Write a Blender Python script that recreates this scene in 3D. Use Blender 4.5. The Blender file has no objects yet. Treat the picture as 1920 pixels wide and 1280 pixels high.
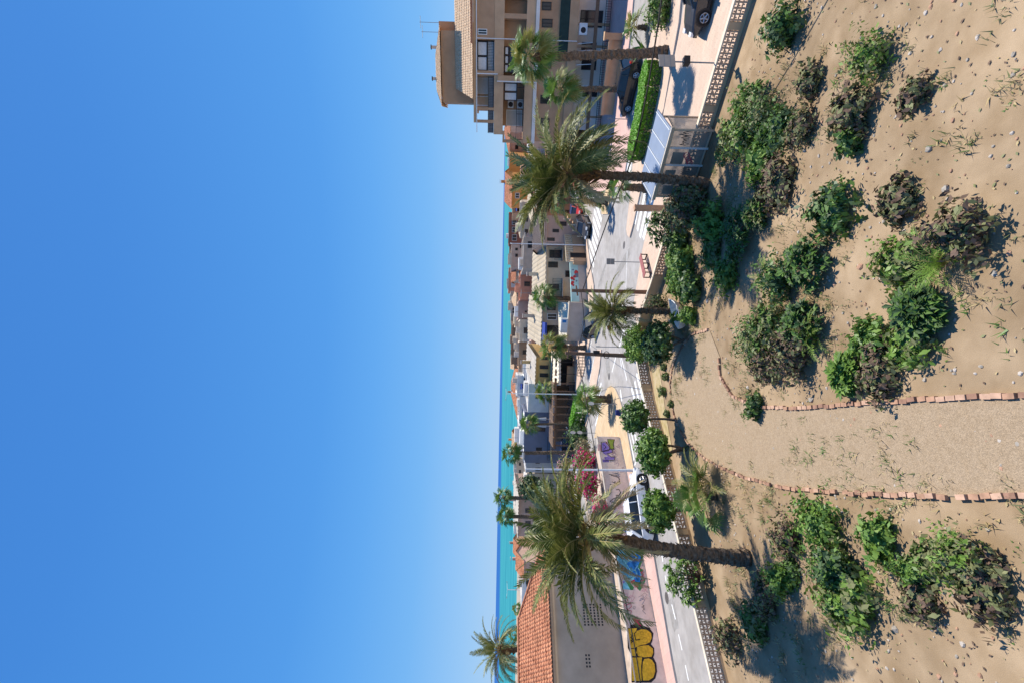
import bpy, math, random
from mathutils import Vector, Matrix, noise
R = math.radians
sc = bpy.context.scene
COL = sc.collection
V = Vector
# ------------------------------------------------------------------ camera (the photograph lies on its side: its up is the frame's left)
FPX, CX, CY, CAMZ, HOR, ROLL = 900.0, 960.0, 640.0, 10.0, 939.0, 0.019
pit = math.atan((CX - HOR) / FPX)
f0 = V((0, math.cos(pit), -math.sin(pit))); up0 = V((0, math.sin(pit), math.cos(pit))); rt0 = V((1, 0, 0))
cr, sr = math.cos(ROLL), math.sin(ROLL)
DN = -up0 * cr + rt0 * sr
RT = rt0 * cr + up0 * sr
EYE = V((0, 0, CAMZ))
cam = bpy.data.cameras.new('camera'); camo = bpy.data.objects.new('camera', cam); COL.objects.link(camo)
M = Matrix.Identity(4)
for i in range(3):
    M[i][0] = DN[i]; M[i][1] = RT[i]; M[i][2] = -f0[i]; M[i][3] = EYE[i]
camo.matrix_world = M
cam.sensor_fit = 'HORIZONTAL'; cam.sensor_width = 36.0; cam.lens = FPX / 1920 * 36.0
cam.clip_start = 0.1; cam.clip_end = 200000
sc.camera = camo

def ray(X, Y): return f0 * FPX + DN * (X - CX) + RT * (CY - Y)
def G(X, Y, z=0.0):                       # point on the level z seen at a photo position
    d = ray(X, Y); t = (z - CAMZ) / d.z
    return EYE + d * t
def D(X, Y, y):                           # point at distance y ahead seen at a photo position
    d = ray(X, Y); return EYE + d * (y / d.y)
def GX(x, y, z=0.0): return V((x, y, z))

# ------------------------------------------------------------------ materials
MATS = {}
def lin(c):
    return tuple((x / 12.92 if x <= .04045 else ((x + .055) / 1.055) ** 2.4) for x in c)
def mat(name, col, rough=.8, var=.12, scale=6.0, bump=0.0, bscale=None, metal=0.0, spec=.3, col2=None, stretch=None, trans=0.0, wear=0.0, coat=0.0, detail=4.0):
    """procedural surface: base colour with two scales of noise, optional bump, wear stains and leaf translucency"""
    if name in MATS: return MATS[name]
    m = bpy.data.materials.new(name); m.use_nodes = True; MATS[name] = m
    nt = m.node_tree; n = nt.nodes; l = nt.links
    b = n['Principled BSDF']; b.inputs['Roughness'].default_value = rough; b.inputs['Metallic'].default_value = metal
    b.inputs['Specular IOR Level'].default_value = spec
    if coat: b.inputs['Coat Weight'].default_value = coat; b.inputs['Coat Roughness'].default_value = .06
    tc = n.new('ShaderNodeTexCoord'); src = tc.outputs['Object']
    if stretch:
        mp = n.new('ShaderNodeMapping'); mp.inputs['Scale'].default_value = stretch; l.new(src, mp.inputs['Vector']); src = mp.outputs['Vector']
    no = n.new('ShaderNodeTexNoise'); no.inputs['Scale'].default_value = scale; no.inputs['Detail'].default_value = detail
    l.new(src, no.inputs['Vector'])
    cl = V(col[:3]); c2 = V(col2[:3]) if col2 else cl * (1 + var)
    c1 = cl * (1 - var) if not col2 else cl
    rp = n.new('ShaderNodeValToRGB'); rp.color_ramp.elements[0].position = .32; rp.color_ramp.elements[1].position = .68
    rp.color_ramp.elements[0].color = (*c1, 1); rp.color_ramp.elements[1].color = (*c2, 1)
    l.new(no.outputs['Fac'], rp.inputs['Fac']); out = rp.outputs['Color']
    if wear:
        n2 = n.new('ShaderNodeTexNoise'); n2.inputs['Scale'].default_value = scale * .17; n2.inputs['Detail'].default_value = 6; n2.inputs['Roughness'].default_value = .65
        l.new(src, n2.inputs['Vector'])
        r2 = n.new('ShaderNodeValToRGB'); r2.color_ramp.elements[0].position = .38; r2.color_ramp.elements[1].position = .7
        r2.color_ramp.elements[0].color = (1, 1, 1, 1); k = 1 - wear; r2.color_ramp.elements[1].color = (k, k * .97, k * .92, 1)
        l.new(n2.outputs['Fac'], r2.inputs['Fac'])
        mx = n.new('ShaderNodeMix'); mx.data_type = 'RGBA'; mx.blend_type = 'MULTIPLY'; mx.inputs['Factor'].default_value = 1
        l.new(out, mx.inputs[6]); l.new(r2.outputs['Color'], mx.inputs[7]); out = mx.outputs[2]
    l.new(out, b.inputs['Base Color'])
    if bump:
        nb = n.new('ShaderNodeTexNoise'); nb.inputs['Scale'].default_value = bscale or scale * 4; nb.inputs['Detail'].default_value = 5
        l.new(src, nb.inputs['Vector'])
        bp = n.new('ShaderNodeBump'); bp.inputs['Strength'].default_value = bump; bp.inputs['Distance'].default_value = .05
        l.new(nb.outputs['Fac'], bp.inputs['Height']); l.new(bp.outputs['Normal'], b.inputs['Normal'])
    if trans:
        tr = n.new('ShaderNodeBsdfTranslucent'); l.new(out, tr.inputs['Color'])
        ms = n.new('ShaderNodeMixShader'); ms.inputs[0].default_value = trans
        l.new(b.outputs[0], ms.inputs[1]); l.new(tr.outputs[0], ms.inputs[2]); l.new(ms.outputs[0], n['Material Output'].inputs['Surface'])
    return m
def tile_mat(name, c1, c2, mortar, w=.4, h=.2, rough=.85, mort=.03, rot=0.0, wear=.15):
    """paving: brick pattern on the horizontal plane"""
    if name in MATS: return MATS[name]
    m = bpy.data.materials.new(name); m.use_nodes = True; MATS[name] = m
    nt = m.node_tree; n = nt.nodes; l = nt.links; b = n['Principled BSDF']; b.inputs['Roughness'].default_value = rough
    b.inputs['Specular IOR Level'].default_value = .25
    tc = n.new('ShaderNodeTexCoord'); mp = n.new('ShaderNodeMapping'); mp.inputs['Rotation'].default_value = (0, 0, rot); l.new(tc.outputs['Object'], mp.inputs['Vector'])
    br = n.new('ShaderNodeTexBrick'); br.inputs['Scale'].default_value = 1; br.inputs['Brick Width'].default_value = w; br.inputs['Row Height'].default_value = h
    br.inputs['Mortar Size'].default_value = mort * .3; br.inputs['Color1'].default_value = (*c1, 1); br.inputs['Color2'].default_value = (*c2, 1); br.inputs['Mortar'].default_value = (*mortar, 1)
    l.new(mp.outputs[0], br.inputs['Vector'])
    n2 = n.new('ShaderNodeTexNoise'); n2.inputs['Scale'].default_value = .5; n2.inputs['Detail'].default_value = 7; n2.inputs['Roughness'].default_value = .7
    l.new(tc.outputs['Object'], n2.inputs['Vector'])
    r2 = n.new('ShaderNodeValToRGB'); r2.color_ramp.elements[0].position = .35; r2.color_ramp.elements[1].position = .7
    r2.color_ramp.elements[0].color = (1, 1, 1, 1); k = 1 - wear; r2.color_ramp.elements[1].color = (k, k, k, 1)
    l.new(n2.outputs['Fac'], r2.inputs['Fac'])
    mx = n.new('ShaderNodeMix'); mx.data_type = 'RGBA'; mx.blend_type = 'MULTIPLY'; mx.inputs['Factor'].default_value = 1
    l.new(br.outputs['Color'], mx.inputs[6]); l.new(r2.outputs['Color'], mx.inputs[7]); l.new(mx.outputs[2], b.inputs['Base Color'])
    return m

# ------------------------------------------------------------------ mesh building
ORG = {}
class MB:
    def __init__(s): s.v = []; s.f = []; s.m = []; s.mats = []
    def mi(s, m):
        if m not in s.mats: s.mats.append(m)
        return s.mats.index(m)
    def face(s, pts, m):
        k = len(s.v); s.v.extend(V(p) for p in pts); s.f.append(tuple(range(k, k + len(pts)))); s.m.append(s.mi(m))
    def idx(s, vs, fs, m):
        k = len(s.v); s.v.extend(V(p) for p in vs); i = s.mi(m)
        for f in fs: s.f.append(tuple(k + a for a in f)); s.m.append(i)
    def hexa(s, b, t, m):                   # bottom quad, top quad (same order, counter-clockwise from above)
        s.idx(list(b) + list(t), [(3, 2, 1, 0), (4, 5, 6, 7), (0, 1, 5, 4), (1, 2, 6, 5), (2, 3, 7, 6), (3, 0, 4, 7)], m)
    def box(s, c, sx, sy, sz, m, rz=0.0):   # c = centre of the base
        c = V(c); ca, sa = math.cos(rz), math.sin(rz)
        q = [(-sx / 2, -sy / 2), (sx / 2, -sy / 2), (sx / 2, sy / 2), (-sx / 2, sy / 2)]
        b = [c + V((x * ca - y * sa, x * sa + y * ca, 0)) for x, y in q]
        s.hexa(b, [p + V((0, 0, sz)) for p in b], m)
    def prism(s, pts, z0, z1, m, side=None):
        n = len(pts); a = sum(pts[i][0] * pts[(i + 1) % n][1] - pts[(i + 1) % n][0] * pts[i][1] for i in range(n))
        if a < 0: pts = list(reversed(pts))
        b = [V((p[0], p[1], z0)) for p in pts]; t = [V((p[0], p[1], z1)) for p in pts]
        s.face(t, m)
        for i in range(n):
            j = (i + 1) % n; s.face([b[i], b[j], t[j], t[i]], side or m)
    def tube(s, pts, rad, sides, m, caps=True, jit=0.0, seed=0):
        pts = [V(p) for p in pts]; n = len(pts)
        if not isinstance(rad, (list, tuple)): rad = [rad] * n
        rng = random.Random(seed); vs = []; fs = []
        for i, p in enumerate(pts):
            t = (pts[min(i + 1, n - 1)] - pts[max(i - 1, 0)]).normalized()
            a = t.cross(V((0.31, 0.17, 0.93)) if abs(t.z) < .95 else V((1, 0, 0))).normalized(); b = t.cross(a)
            for k in range(sides):
                an = 2 * math.pi * k / sides; r = rad[i] * (1 + (rng.uniform(-jit, jit) if jit else 0))
                vs.append(p + a * math.cos(an) * r + b * math.sin(an) * r)
        for i in range(n - 1):
            for k in range(sides):
                k2 = (k + 1) % sides; fs.append((i * sides + k, i * sides + k2, (i + 1) * sides + k2, (i + 1) * sides + k))
        if caps: fs.append(tuple(reversed(range(sides)))); fs.append(tuple(range((n - 1) * sides, n * sides)))
        s.idx(vs, fs, m)
    def ball(s, c, rx, ry, rz, m, seg=12, rings=8, lump=0.0, seed=0):
        c = V(c); vs = []; fs = []
        for i in range(rings + 1):
            th = math.pi * i / rings
            for k in range(seg):
                ph = 2 * math.pi * k / seg; d = V((math.sin(th) * math.cos(ph), math.sin(th) * math.sin(ph), math.cos(th)))
                q = 1 + lump * noise.noise(d * 2.3 + V((seed * 7.1, seed, 0))) if lump else 1
                vs.append(c + V((d.x * rx, d.y * ry, d.z * rz)) * q)
        for i in range(rings):
            for k in range(seg):
                k2 = (k + 1) % seg; fs.append((i * seg + k, (i + 1) * seg + k, (i + 1) * seg + k2, i * seg + k2))
        s.idx(vs, fs, m)
    def build(s, name, parent=None, org=None, smooth=False):
        if parent is not None: org = ORG[parent.name]
        org = V(org) if org is not None else V((0, 0, 0))
        me = bpy.data.meshes.new(name); me.from_pydata([tuple(p - org) for p in s.v], [], s.f)
        for m in s.mats: me.materials.append(m)
        for p, i in zip(me.polygons, s.m): p.material_index = i
        if smooth:
            for p in me.polygons: p.use_smooth = True
        me.update()
        o = bpy.data.objects.new(name, me); COL.objects.link(o)
        if parent is not None: o.parent = parent
        else: o.location = org
        ORG[o.name] = org
        return o
def tag(o, label=None, cat=None, group=None, kind=None):
    if label: o['label'] = label
    if cat: o['category'] = cat
    if group: o['group'] = group
    if kind: o['kind'] = kind
    return o
def thing(name, label, cat, org=(0, 0, 0), group=None):
    o = bpy.data.objects.new(name, None); COL.objects.link(o); o.location = V(org); ORG[o.name] = V(org); o.empty_display_size = .2
    return tag(o, label, cat, group)
KIDS = {}
def copy_tree(o, loc=None, rz=None, s=None, label=None, group=None, parent=None):
    c = o.copy(); COL.objects.link(c); c.parent = parent
    for ch in [x for x in COL.objects if x.parent == o]: copy_tree(ch, parent=c)
    if loc is not None: c.location = V(loc)
    if rz is not None: c.rotation_euler = (0, 0, rz)
    if s is not None: c.scale = s if isinstance(s, (tuple, list)) else (s, s, s)
    if label: c['label'] = label
    if group: c['group'] = group
    ORG[c.name] = V(c.location)
    return c

class Plane:
    """vertical facade plane; u runs to the right as seen from the street, n points out of the wall"""
    def __init__(s, a, b):
        s.o = V((a[0], a[1], 0)); d = V((b[0] - a[0], b[1] - a[1], 0)); s.len = d.length; s.d = d.normalized(); s.n = V((s.d.y, -s.d.x, 0))
    def pt(s, u, z, n=0.0): return s.o + s.d * u + s.n * n + V((0, 0, z))
    def hit(s, X, Y, n=0.0):
        d = ray(X, Y); o = s.o + s.n * n; t = (o - EYE).dot(s.n) / d.dot(s.n); p = EYE + d * t
        return ((p - s.o).dot(s.d), p.z)
    def P(s, X, Y, n=0.0): u, z = s.hit(X, Y, n); return s.pt(u, z, n)
    def box(s, mb, u0, u1, z0, z1, n0, n1, m):          # n1 in front of n0
        if u0 > u1: u0, u1 = u1, u0
        if z0 > z1: z0, z1 = z1, z0
        b = [s.pt(u0, z0, n1), s.pt(u1, z0, n1), s.pt(u1, z0, n0), s.pt(u0, z0, n0)]
        t = [p + V((0, 0, z1 - z0)) for p in b]; mb.hexa(b, t, m)
    def rect(s, X0, X1, YL, YR, n=0.0):                  # photo rectangle (X0 upper edge) to u0,u1,z0,z1
        Ym = (YL + YR) / 2; Xm = (X0 + X1) / 2
        return s.hit(Xm, YL, n)[0], s.hit(Xm, YR, n)[0], s.hit(X1, Ym, n)[1], s.hit(X0, Ym, n)[1]
# ------------------------------------------------------------------ light
SUN_EL, SUN_AZ = R(61), math.atan2(.785, .62)          # azimuth clockwise from +Y (ahead of the camera, to the right)
sv = V((math.sin(SUN_AZ) * math.cos(SUN_EL), math.cos(SUN_AZ) * math.cos(SUN_EL), math.sin(SUN_EL)))
sl = bpy.data.lights.new('sun', 'SUN'); sl.energy = 4.9; sl.angle = R(.53); sl.color = (1, .94, .84)
so = bpy.data.objects.new('sun', sl); COL.objects.link(so); so.rotation_euler = (-sv).to_track_quat('-Z', 'Y').to_euler()
w = bpy.data.worlds.new('World'); sc.world = w; w.use_nodes = True
wn = w.node_tree.nodes; wl = w.node_tree.links
sky = wn.new('ShaderNodeTexSky'); sky.sky_type = 'NISHITA'; sky.sun_disc = False
sky.sun_elevation = SUN_EL; sky.sun_rotation = SUN_AZ; sky.altitude = 0; sky.air_density = 1.0; sky.dust_density = .15; sky.ozone_density = 2.2
# clear blue marine air: the sky texture blended with a gradient over elevation
tcw = wn.new('ShaderNodeTexCoord'); sxw = wn.new('ShaderNodeSeparateXYZ'); wl.new(tcw.outputs['Generated'], sxw.inputs[0])
rw = wn.new('ShaderNodeValToRGB'); els = rw.color_ramp.elements
SKYK = 1 / (.11 * 1.338)
stops = [(0, (162, 204, 245)), (.06, (143, 195, 246)), (.15, (114, 181, 244)), (.25, (94, 168, 241)), (.34, (80, 156, 235)), (.62, (66, 138, 222)), (1, (56, 122, 208))]
while len(els) < len(stops): els.new(.5)
for e, (p, c) in zip(els, stops): e.position = p; e.color = (*lin([x / 255 for x in c]), 1)
ml = wn.new('ShaderNodeMix'); ml.data_type = 'RGBA'; ml.blend_type = 'MULTIPLY'; ml.inputs['Factor'].default_value = 1; ml.inputs[7].default_value = (SKYK, SKYK, SKYK, 1)
wl.new(sxw.outputs['Z'], rw.inputs['Fac']); wl.new(rw.outputs[0], ml.inputs[6])
mxw = wn.new('ShaderNodeMix'); mxw.data_type = 'RGBA'; mxw.inputs['Factor'].default_value = .93
wl.new(sky.outputs[0], mxw.inputs[6]); wl.new(ml.outputs[2], mxw.inputs[7]); wl.new(mxw.outputs[2], wn['Background'].inputs['Color'])
wn['Background'].inputs['Strength'].default_value = .11
sc.view_settings.view_transform = 'Standard'; sc.view_settings.look = 'None'; sc.view_settings.exposure = .42; sc.view_settings.gamma = 1

# ------------------------------------------------------------------ ground surfaces
asphalt = mat('asphalt', (.375, .35, .33), .9, .1, 1.6, .35, 70, wear=.27, detail=7)
pink_pav = tile_mat('pink_paving', (.61, .46, .35), (.56, .41, .31), (.46, .35, .27), .4, .2, rot=R(45))
ochre_pav = tile_mat('ochre_paving', (.60, .45, .28), (.54, .385, .23), (.45, .33, .2), .4, .4, rot=R(45))
rose_pav = tile_mat('rose_paving', (.60, .40, .34), (.56, .36, .31), (.46, .32, .28), .4, .4, rot=R(45))
pale_pav = tile_mat('pale_paving', (.52, .46, .39), (.48, .42, .36), (.4, .35, .3), .6, .6, rot=R(40))
kerbm = mat('kerb_stone', (.5, .45, .4), .85, .1, 3)
paint = mat('white_paint', (.78, .78, .77), .7, .06, 5, wear=.25)
soil = mat('soil', (.30, .205, .115), .95, .3, 1.1, .4, 90, col2=(.44, .32, .20), wear=.45, detail=10)
weedy = mat('weedy_soil', (.34, .27, .12), .95, .25, 3.5, .5, 30, col2=(.46, .36, .22))
gravel = mat('gravel', (.37, .275, .18), .95, .22, 38, .6, 60, wear=.12)
brickedge = mat('edging_brick', (.38, .22, .14), .9, .2, 6)
sand = mat('sand', (.55, .42, .27), .95, .08, 1)

g = MB(); g.face([(-900, -60, -.06), (900, -60, -.06), (900, 232, -.06), (-900, 232, -.06)], mat('dry_earth', (.40, .33, .25), .95, .15, .3, wear=.2))
tag(g.build('ground'), kind='structure')
g = MB(); g.face([(-900, 228, -.1), (900, 228, -.1), (900, 250, -.7), (-900, 250, -.7)], sand); tag(g.build('beach'), kind='structure')

def sea_mat():
    m = bpy.data.materials.new('sea_water'); m.use_nodes = True; n = m.node_tree.nodes; l = m.node_tree.links
    tc = n.new('ShaderNodeTexCoord'); sx = n.new('ShaderNodeSeparateXYZ'); l.new(tc.outputs['Object'], sx.inputs[0])
    # shallow sandy water inshore, deep blue beyond an oblique edge of the shoal
    ma = n.new('ShaderNodeMath'); ma.operation = 'MULTIPLY_ADD'; ma.inputs[1].default_value = -1.7; l.new(sx.outputs['X'], ma.inputs[0]); l.new(sx.outputs['Y'], ma.inputs[2])
    no = n.new('ShaderNodeTexNoise'); no.inputs['Scale'].default_value = .004; l.new(tc.outputs['Object'], no.inputs['Vector'])
    m2 = n.new('ShaderNodeMath'); m2.operation = 'MULTIPLY_ADD'; m2.inputs[1].default_value = 700; l.new(no.outputs['Fac'], m2.inputs[0]); l.new(ma.outputs[0], m2.inputs[2])
    mr = n.new('ShaderNodeMapRange'); mr.inputs['From Min'].default_value = 2500; mr.inputs['From Max'].default_value = 3300; l.new(m2.outputs[0], mr.inputs['Value'])
    mp = n.new('ShaderNodeMapping'); mp.inputs['Scale'].default_value = (.01, .06, 1); l.new(tc.outputs['Object'], mp.inputs[0])
    n2 = n.new('ShaderNodeTexNoise'); n2.inputs['Scale'].default_value = 1; n2.inputs['Detail'].default_value = 5; l.new(mp.outputs[0], n2.inputs['Vector'])
    r1 = n.new('ShaderNodeValToRGB'); r1.color_ramp.elements[0].position = .35; r1.color_ramp.elements[1].position = .7
    r1.color_ramp.elements[0].color = (.012, .18, .225, 1); r1.color_ramp.elements[1].color = (.05, .305, .315, 1); l.new(n2.outputs['Fac'], r1.inputs['Fac'])
    mx = n.new('ShaderNodeMix'); mx.data_type = 'RGBA'; l.new(mr.outputs[0], mx.inputs['Factor']); l.new(r1.outputs[0], mx.inputs[6]); mx.inputs[7].default_value = (.016, .10, .30, 1)
    b = n['Principled BSDF']; n.remove(b)
    df = n.new('ShaderNodeBsdfDiffuse'); l.new(mx.outputs[2], df.inputs['Color'])
    gl = n.new('ShaderNodeBsdfGlossy'); gl.inputs['Roughness'].default_value = .35
    ms = n.new('ShaderNodeMixShader'); ms.inputs[0].default_value = .07; l.new(df.outputs[0], ms.inputs[1]); l.new(gl.outputs[0], ms.inputs[2])
    l.new(ms.outputs[0], n['Material Output'].inputs['Surface']); return m
g = MB(); g.face([(-90000, 236, -.5), (90000, 236, -.5), (90000, 120000, -.5), (-90000, 120000, -.5)], sea_mat()); tag(g.build('sea'), kind='structure')

# garden wall line: two straight runs meeting in a rounded corner (top of the wall traced at 1 m)
GW_R = [G(1204.7, 578, 1.0), G(1214, 554.5, 1.0), G(1241, 464, 1.0), G(1260, 397, 1.0), G(1281.6, 329, 1.0)]
da = V((1, -1, 0)).normalized(); db = V((-1, -1, 0)).normalized()
cR = G(1214, 554.5, 1.0); cL = G(1203, 725, 1.0)
GW_CORNER = [V((1.9, 30.75)), V((1.15, 31.45)), V((.4, 31.85)), V((-.4, 31.8)), V((-1.1, 31.4))]
wallR = [V((cR.x + 1.0, cR.y - 1.0)), V((cR.x + 18, cR.y - 18))]
wallL = [V((cL.x, cL.y)), V((G(1247, 905, 1.0).x, G(1247, 905, 1.0).y)), V((G(1269.5, 997, 1.0).x, G(1269.5, 997, 1.0).y)), V((-16.5, 17.2)), V((-23, 10.8))]
GW = [wallR[1], wallR[0]] + GW_CORNER + wallL            # from the right, round the corner, to the left

g = MB(); g.prism([(-130, 8), (-30, 4), (0, 26), (22, 4), (130, -4), (130, 70), (40, 75), (-40, 90), (-130, 60)], -.05, 0, asphalt)
tag(g.build('road'), kind='structure')
def slab(name, px, m, z=.12, extra=(), kerb=True):
    g = MB(); p = [G(X, Y, z) for X, Y in px] + [V((x, y, 0)) for x, y in extra]
    pts = [(q.x, q.y) for q in p]
    g.prism(pts, -.03, z, m, kerbm)
    return tag(g.build(name), kind='structure')
# pavement with the bench and the bus shelter, along the garden wall
slab('pavement', [(1197, 612), (1190, 597), (1188, 570), (1192.5, 541), (1204, 470), (1219, 404), (1230, 363), (1237, 292), (1244, 212), (1277, 44), (1290, -40)], pink_pav,
     extra=[(38, 18), (40, 0), (19, 10.9), (cR.x + 1.0, cR.y - 1.0), (1.9, 30.75), (1.15, 31.45), (.4, 31.85)])
# far pavement in front of the right-hand apartment house
slab('pavement', [(1165, 348), (1171.5, 323), (1183, 248), (1178, 215), (1168, 185), (1171, 150), (1182, 60), (1187, 0), (1190, -60)], rose_pav,
     extra=[(60, 40), (60, 75), (22, 75)])
# far pavement along the cafes
slab('pavement', [(1090, 395), (1096, 425), (1100, 450), (1107, 500), (1113, 535), (1112, 580), (1108, 622), (1102, 660), (1093, 700), (1086, 722), (1077, 735), (1068, 735), (1068, 395)], pink_pav)
# long island with a pointed nose, and the hedge strip it becomes
slab('traffic_island', [(1180, 446), (1176, 441), (1174, 430), (1182, 359), (1187, 300), (1187, 262), (1195, 215), (1206, 150), (1216, 90), (1225, 40), (1232, -20),
                        (1278, -20), (1272, 44), (1262, 100), (1244, 205), (1211, 300), (1200, 359), (1187, 420)], pink_pav)
# far side island under the small palms
slab('traffic_island', [(1139, 402), (1128, 402), (1126, 388), (1130, 372), (1140, 345), (1150, 322), (1152, 352), (1142, 390)], ochre_pav)
# pink cycle strip between the lanes
slab('traffic_island', [(1119, 655), (1127, 655), (1124, 688), (1118, 722), (1112, 745), (1105, 775), (1098, 800), (1096, 790), (1103, 740), (1108, 700)], pink_pav, .1)
# round nosed island that widens into the pavement along the painted wall
slab('pavement', [(1145, 722), (1139, 726), (1134, 738), (1128, 758), (1120, 785), (1114, 820), (1163, 820), (1175, 880), (1190, 890), (1183, 850), (1176, 812), (1169, 775), (1162, 748), (1153, 728)], ochre_pav)
slab('pavement', [(1175.2, 881), (1184, 925), (1206, 1040), (1243, 1239), (1250, 1285), (1268, 1285), (1259, 1239), (1225, 1040), (1208, 965), (1191, 896), (1190.2, 890.8)], rose_pav)
# ---- painted markings
g = MB()
def stripe(X0, Y0, X1, Y1, wd, z=.006):
    a = G(X0, Y0, z); b = G(X1, Y1, z); d = (b - a).normalized(); nn = V((-d.y, d.x, 0)) * wd / 2
    g.face([a - nn, b - nn, b + nn, a + nn], paint)
for k in range(11):                      # far zebra crossing
    t = k / 5.0; X = 1121 - 11 * t + (0 if k < 6 else 0); Y = 401 + 71 * t
    X, Y = 1124.5 - 2.35 * k, 384 + 14.2 * k
    stripe(X - 5.5, Y - 17, X + 5.5, Y + 16, .5)
for X0, Y0, X1, Y1 in ((1118, 350, 1123, 372), (1107, 346, 1113, 372), (1098, 342, 1103, 372)): stripe(X0, Y0, X1, Y1, .4)
for X0, Y0, X1, Y1 in ((1190, 420, 1203, 352), (1195, 432, 1212, 350), (1200, 445, 1221, 350), (1206, 448, 1229, 356)): stripe(X0, Y0, X1, Y1, .5)
for X0, Y0, X1, Y1 in ((1171, 336, 1181, 288), (1177, 336, 1185, 297), (1184, 337, 1192, 298), (1129, 352, 1133, 330)): stripe(X0, Y0, X1, Y1, .5)
for X0, Y0, X1, Y1, wd in ((1169, 618, 1161.5, 650, .2), (1155.8, 664, 1147.5, 697, .2), (1109, 640, 1100, 676, .16), (1104, 640, 1097, 668, .14), (1115.5, 662, 1105, 715, .16), (1124, 702, 1113, 742, .3),
        (1127.5, 717, 1117, 752, .3), (1128, 728, 1120, 752, .25), (1126, 757, 1116.5, 797, .3), (1165, 670, 1175.5, 712, .14), (1161, 660, 1166, 690, .12), (1163, 730, 1166, 752, .3), (1184, 726, 1191, 752, .35), (1190, 714, 1198, 752, .35),
        (1193.5, 700, 1209, 762, .3), (1175, 796, 1189, 862, .28), (1181, 800, 1193, 848, .2), (1190, 812, 1199, 850, .3), (1198.5, 850, 1189.5, 872, .16),
        (1247, 1078, 1254, 1112, .13), (1259.5, 1132, 1266.5, 1160, .13), (1272, 1188, 1279, 1218, .13), (1285, 1246, 1291, 1275, .13), (1240, 1035, 1243, 1052, .13),
        (1176, 470, 1170, 640, .1), (1117, 415, 1124, 350, .12)): stripe(X0, Y0, X1, Y1, wd)
tag(g.build('road_marking'), kind='structure')
g = MB(); tar = mat('tar_patch', (.285, .27, .255), .9, .15, 4, wear=.2)
for X, Y, w_, h_, a_ in ((1150, 560, 1.2, 3.4, .7), (1165, 500, .9, 5.5, .3), (1140, 690, 2.2, 1.3, .8), (1225, 1010, .8, 4.5, .75), (1262, 1150, 1.6, 1.2, .75), (1128, 520, .7, 4.0, .5), (1180, 700, .5, 6.0, -.6)):
    c = G(X, Y, .003); ca, sa = math.cos(a_), math.sin(a_); rr = random.Random(X)
    pts = []
    for i in range(12):
        t_ = i / 12 * 6.283; q = (max(-1, min(1, 1.35 * math.cos(t_))) * w_ / 2 * rr.uniform(.92, 1.05), max(-1, min(1, 1.35 * math.sin(t_))) * h_ / 2 * rr.uniform(.95, 1.04)); pts.append((c.x + q[0] * ca - q[1] * sa, c.y + q[0] * sa + q[1] * ca, .003))
    g.face(pts, tar)
for X, Y in ((1158, 585), (1142, 705), (1250, 1120), (1170, 460)):
    c = G(X, Y, .005); g.face([c + V((.33 * math.cos(i * .524), .33 * math.sin(i * .524), 0)) for i in range(12)], mat('iron_cover', (.09, .08, .075), .6, .2, 8))
tag(g.build('road_patches'), kind='structure')
# ---- garden ground, gravel path, edging
zg = .35
gpoly = [(p.x, p.y) for p in GW] + [(-30, 2), (-30, -8), (32, -8), (32, 0)]
g = MB(); 
g.prism(gpoly, -.05, zg, soil); tag(g.build('garden_ground'), kind='structure')
# weedy strip inside the left wall run
g = MB(); q = [G(X, Y, zg + .02) for X, Y in ((1222, 690), (1228, 745), (1236, 800), (1250, 860), (1262, 850), (1248, 775), (1243, 735), (1236, 690))]
g.face([(p.x, p.y, zg + .02) for p in q], weedy); tag(g.build('weedy_ground'), kind='structure')
edge_px = [(1330, 618), (1300, 626), (1283, 645), (1270, 668), (1262, 692), (1258, 720), (1260, 750), (1266, 778), (1276, 805), (1291, 830), (1312, 850), (1345, 872), (1400, 895), (1480, 915), (1620, 925), (1800, 930), (2000, 930)]
inner_px = [(2000, 740), (1800, 745), (1620, 755), (1500, 765), (1420, 762), (1375, 742), (1352, 705), (1350, 670)]
pts = [G(X, Y, zg + .03) for X, Y in edge_px + inner_px]
g = MB(); g.prism([(p.x, p.y) for p in pts], zg - .02, zg + .03, gravel); tag(g.build('gravel_path'), kind='structure')
g = MB(); ep = [G(X, Y, zg + .05) for X, Y in edge_px]
rge = random.Random(14); br2 = [brickedge, mat('edging_brick_pale', (.46, .29, .2), .9, .2, 6), mat('edging_brick_dark', (.27, .15, .1), .9, .25, 6)]
for line in (edge_px, inner_px):
    pl_ = [V((G(X, Y, zg).x, G(X, Y, zg).y, 0)) for X, Y in line]
    for p, q in zip(pl_, pl_[1:]):
        n_ = max(1, int((q - p).length / .235)); a_ = math.atan2(q.y - p.y, q.x - p.x)
        for k in range(n_):
            if rge.random() < .04: continue
            c = p.lerp(q, (k + .5) / n_); g.box((c.x + rge.uniform(-.02, .02), c.y + rge.uniform(-.02, .02), zg - .03 + rge.uniform(-.02, .015)), .21, .11, .13, rge.choice(br2), a_ + rge.uniform(-.09, .09))
tag(g.build('path_edging'), kind='structure')
# terrace of pale slabs at the foot of the block the picture is taken from
g = MB(); g.prism([(-30, -8), (32, -8), (32, 6.5), (-30, 6.5)], zg - .02, zg + .06, pale_pav, kerbm); tag(g.build('terrace'), kind='structure')
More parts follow.
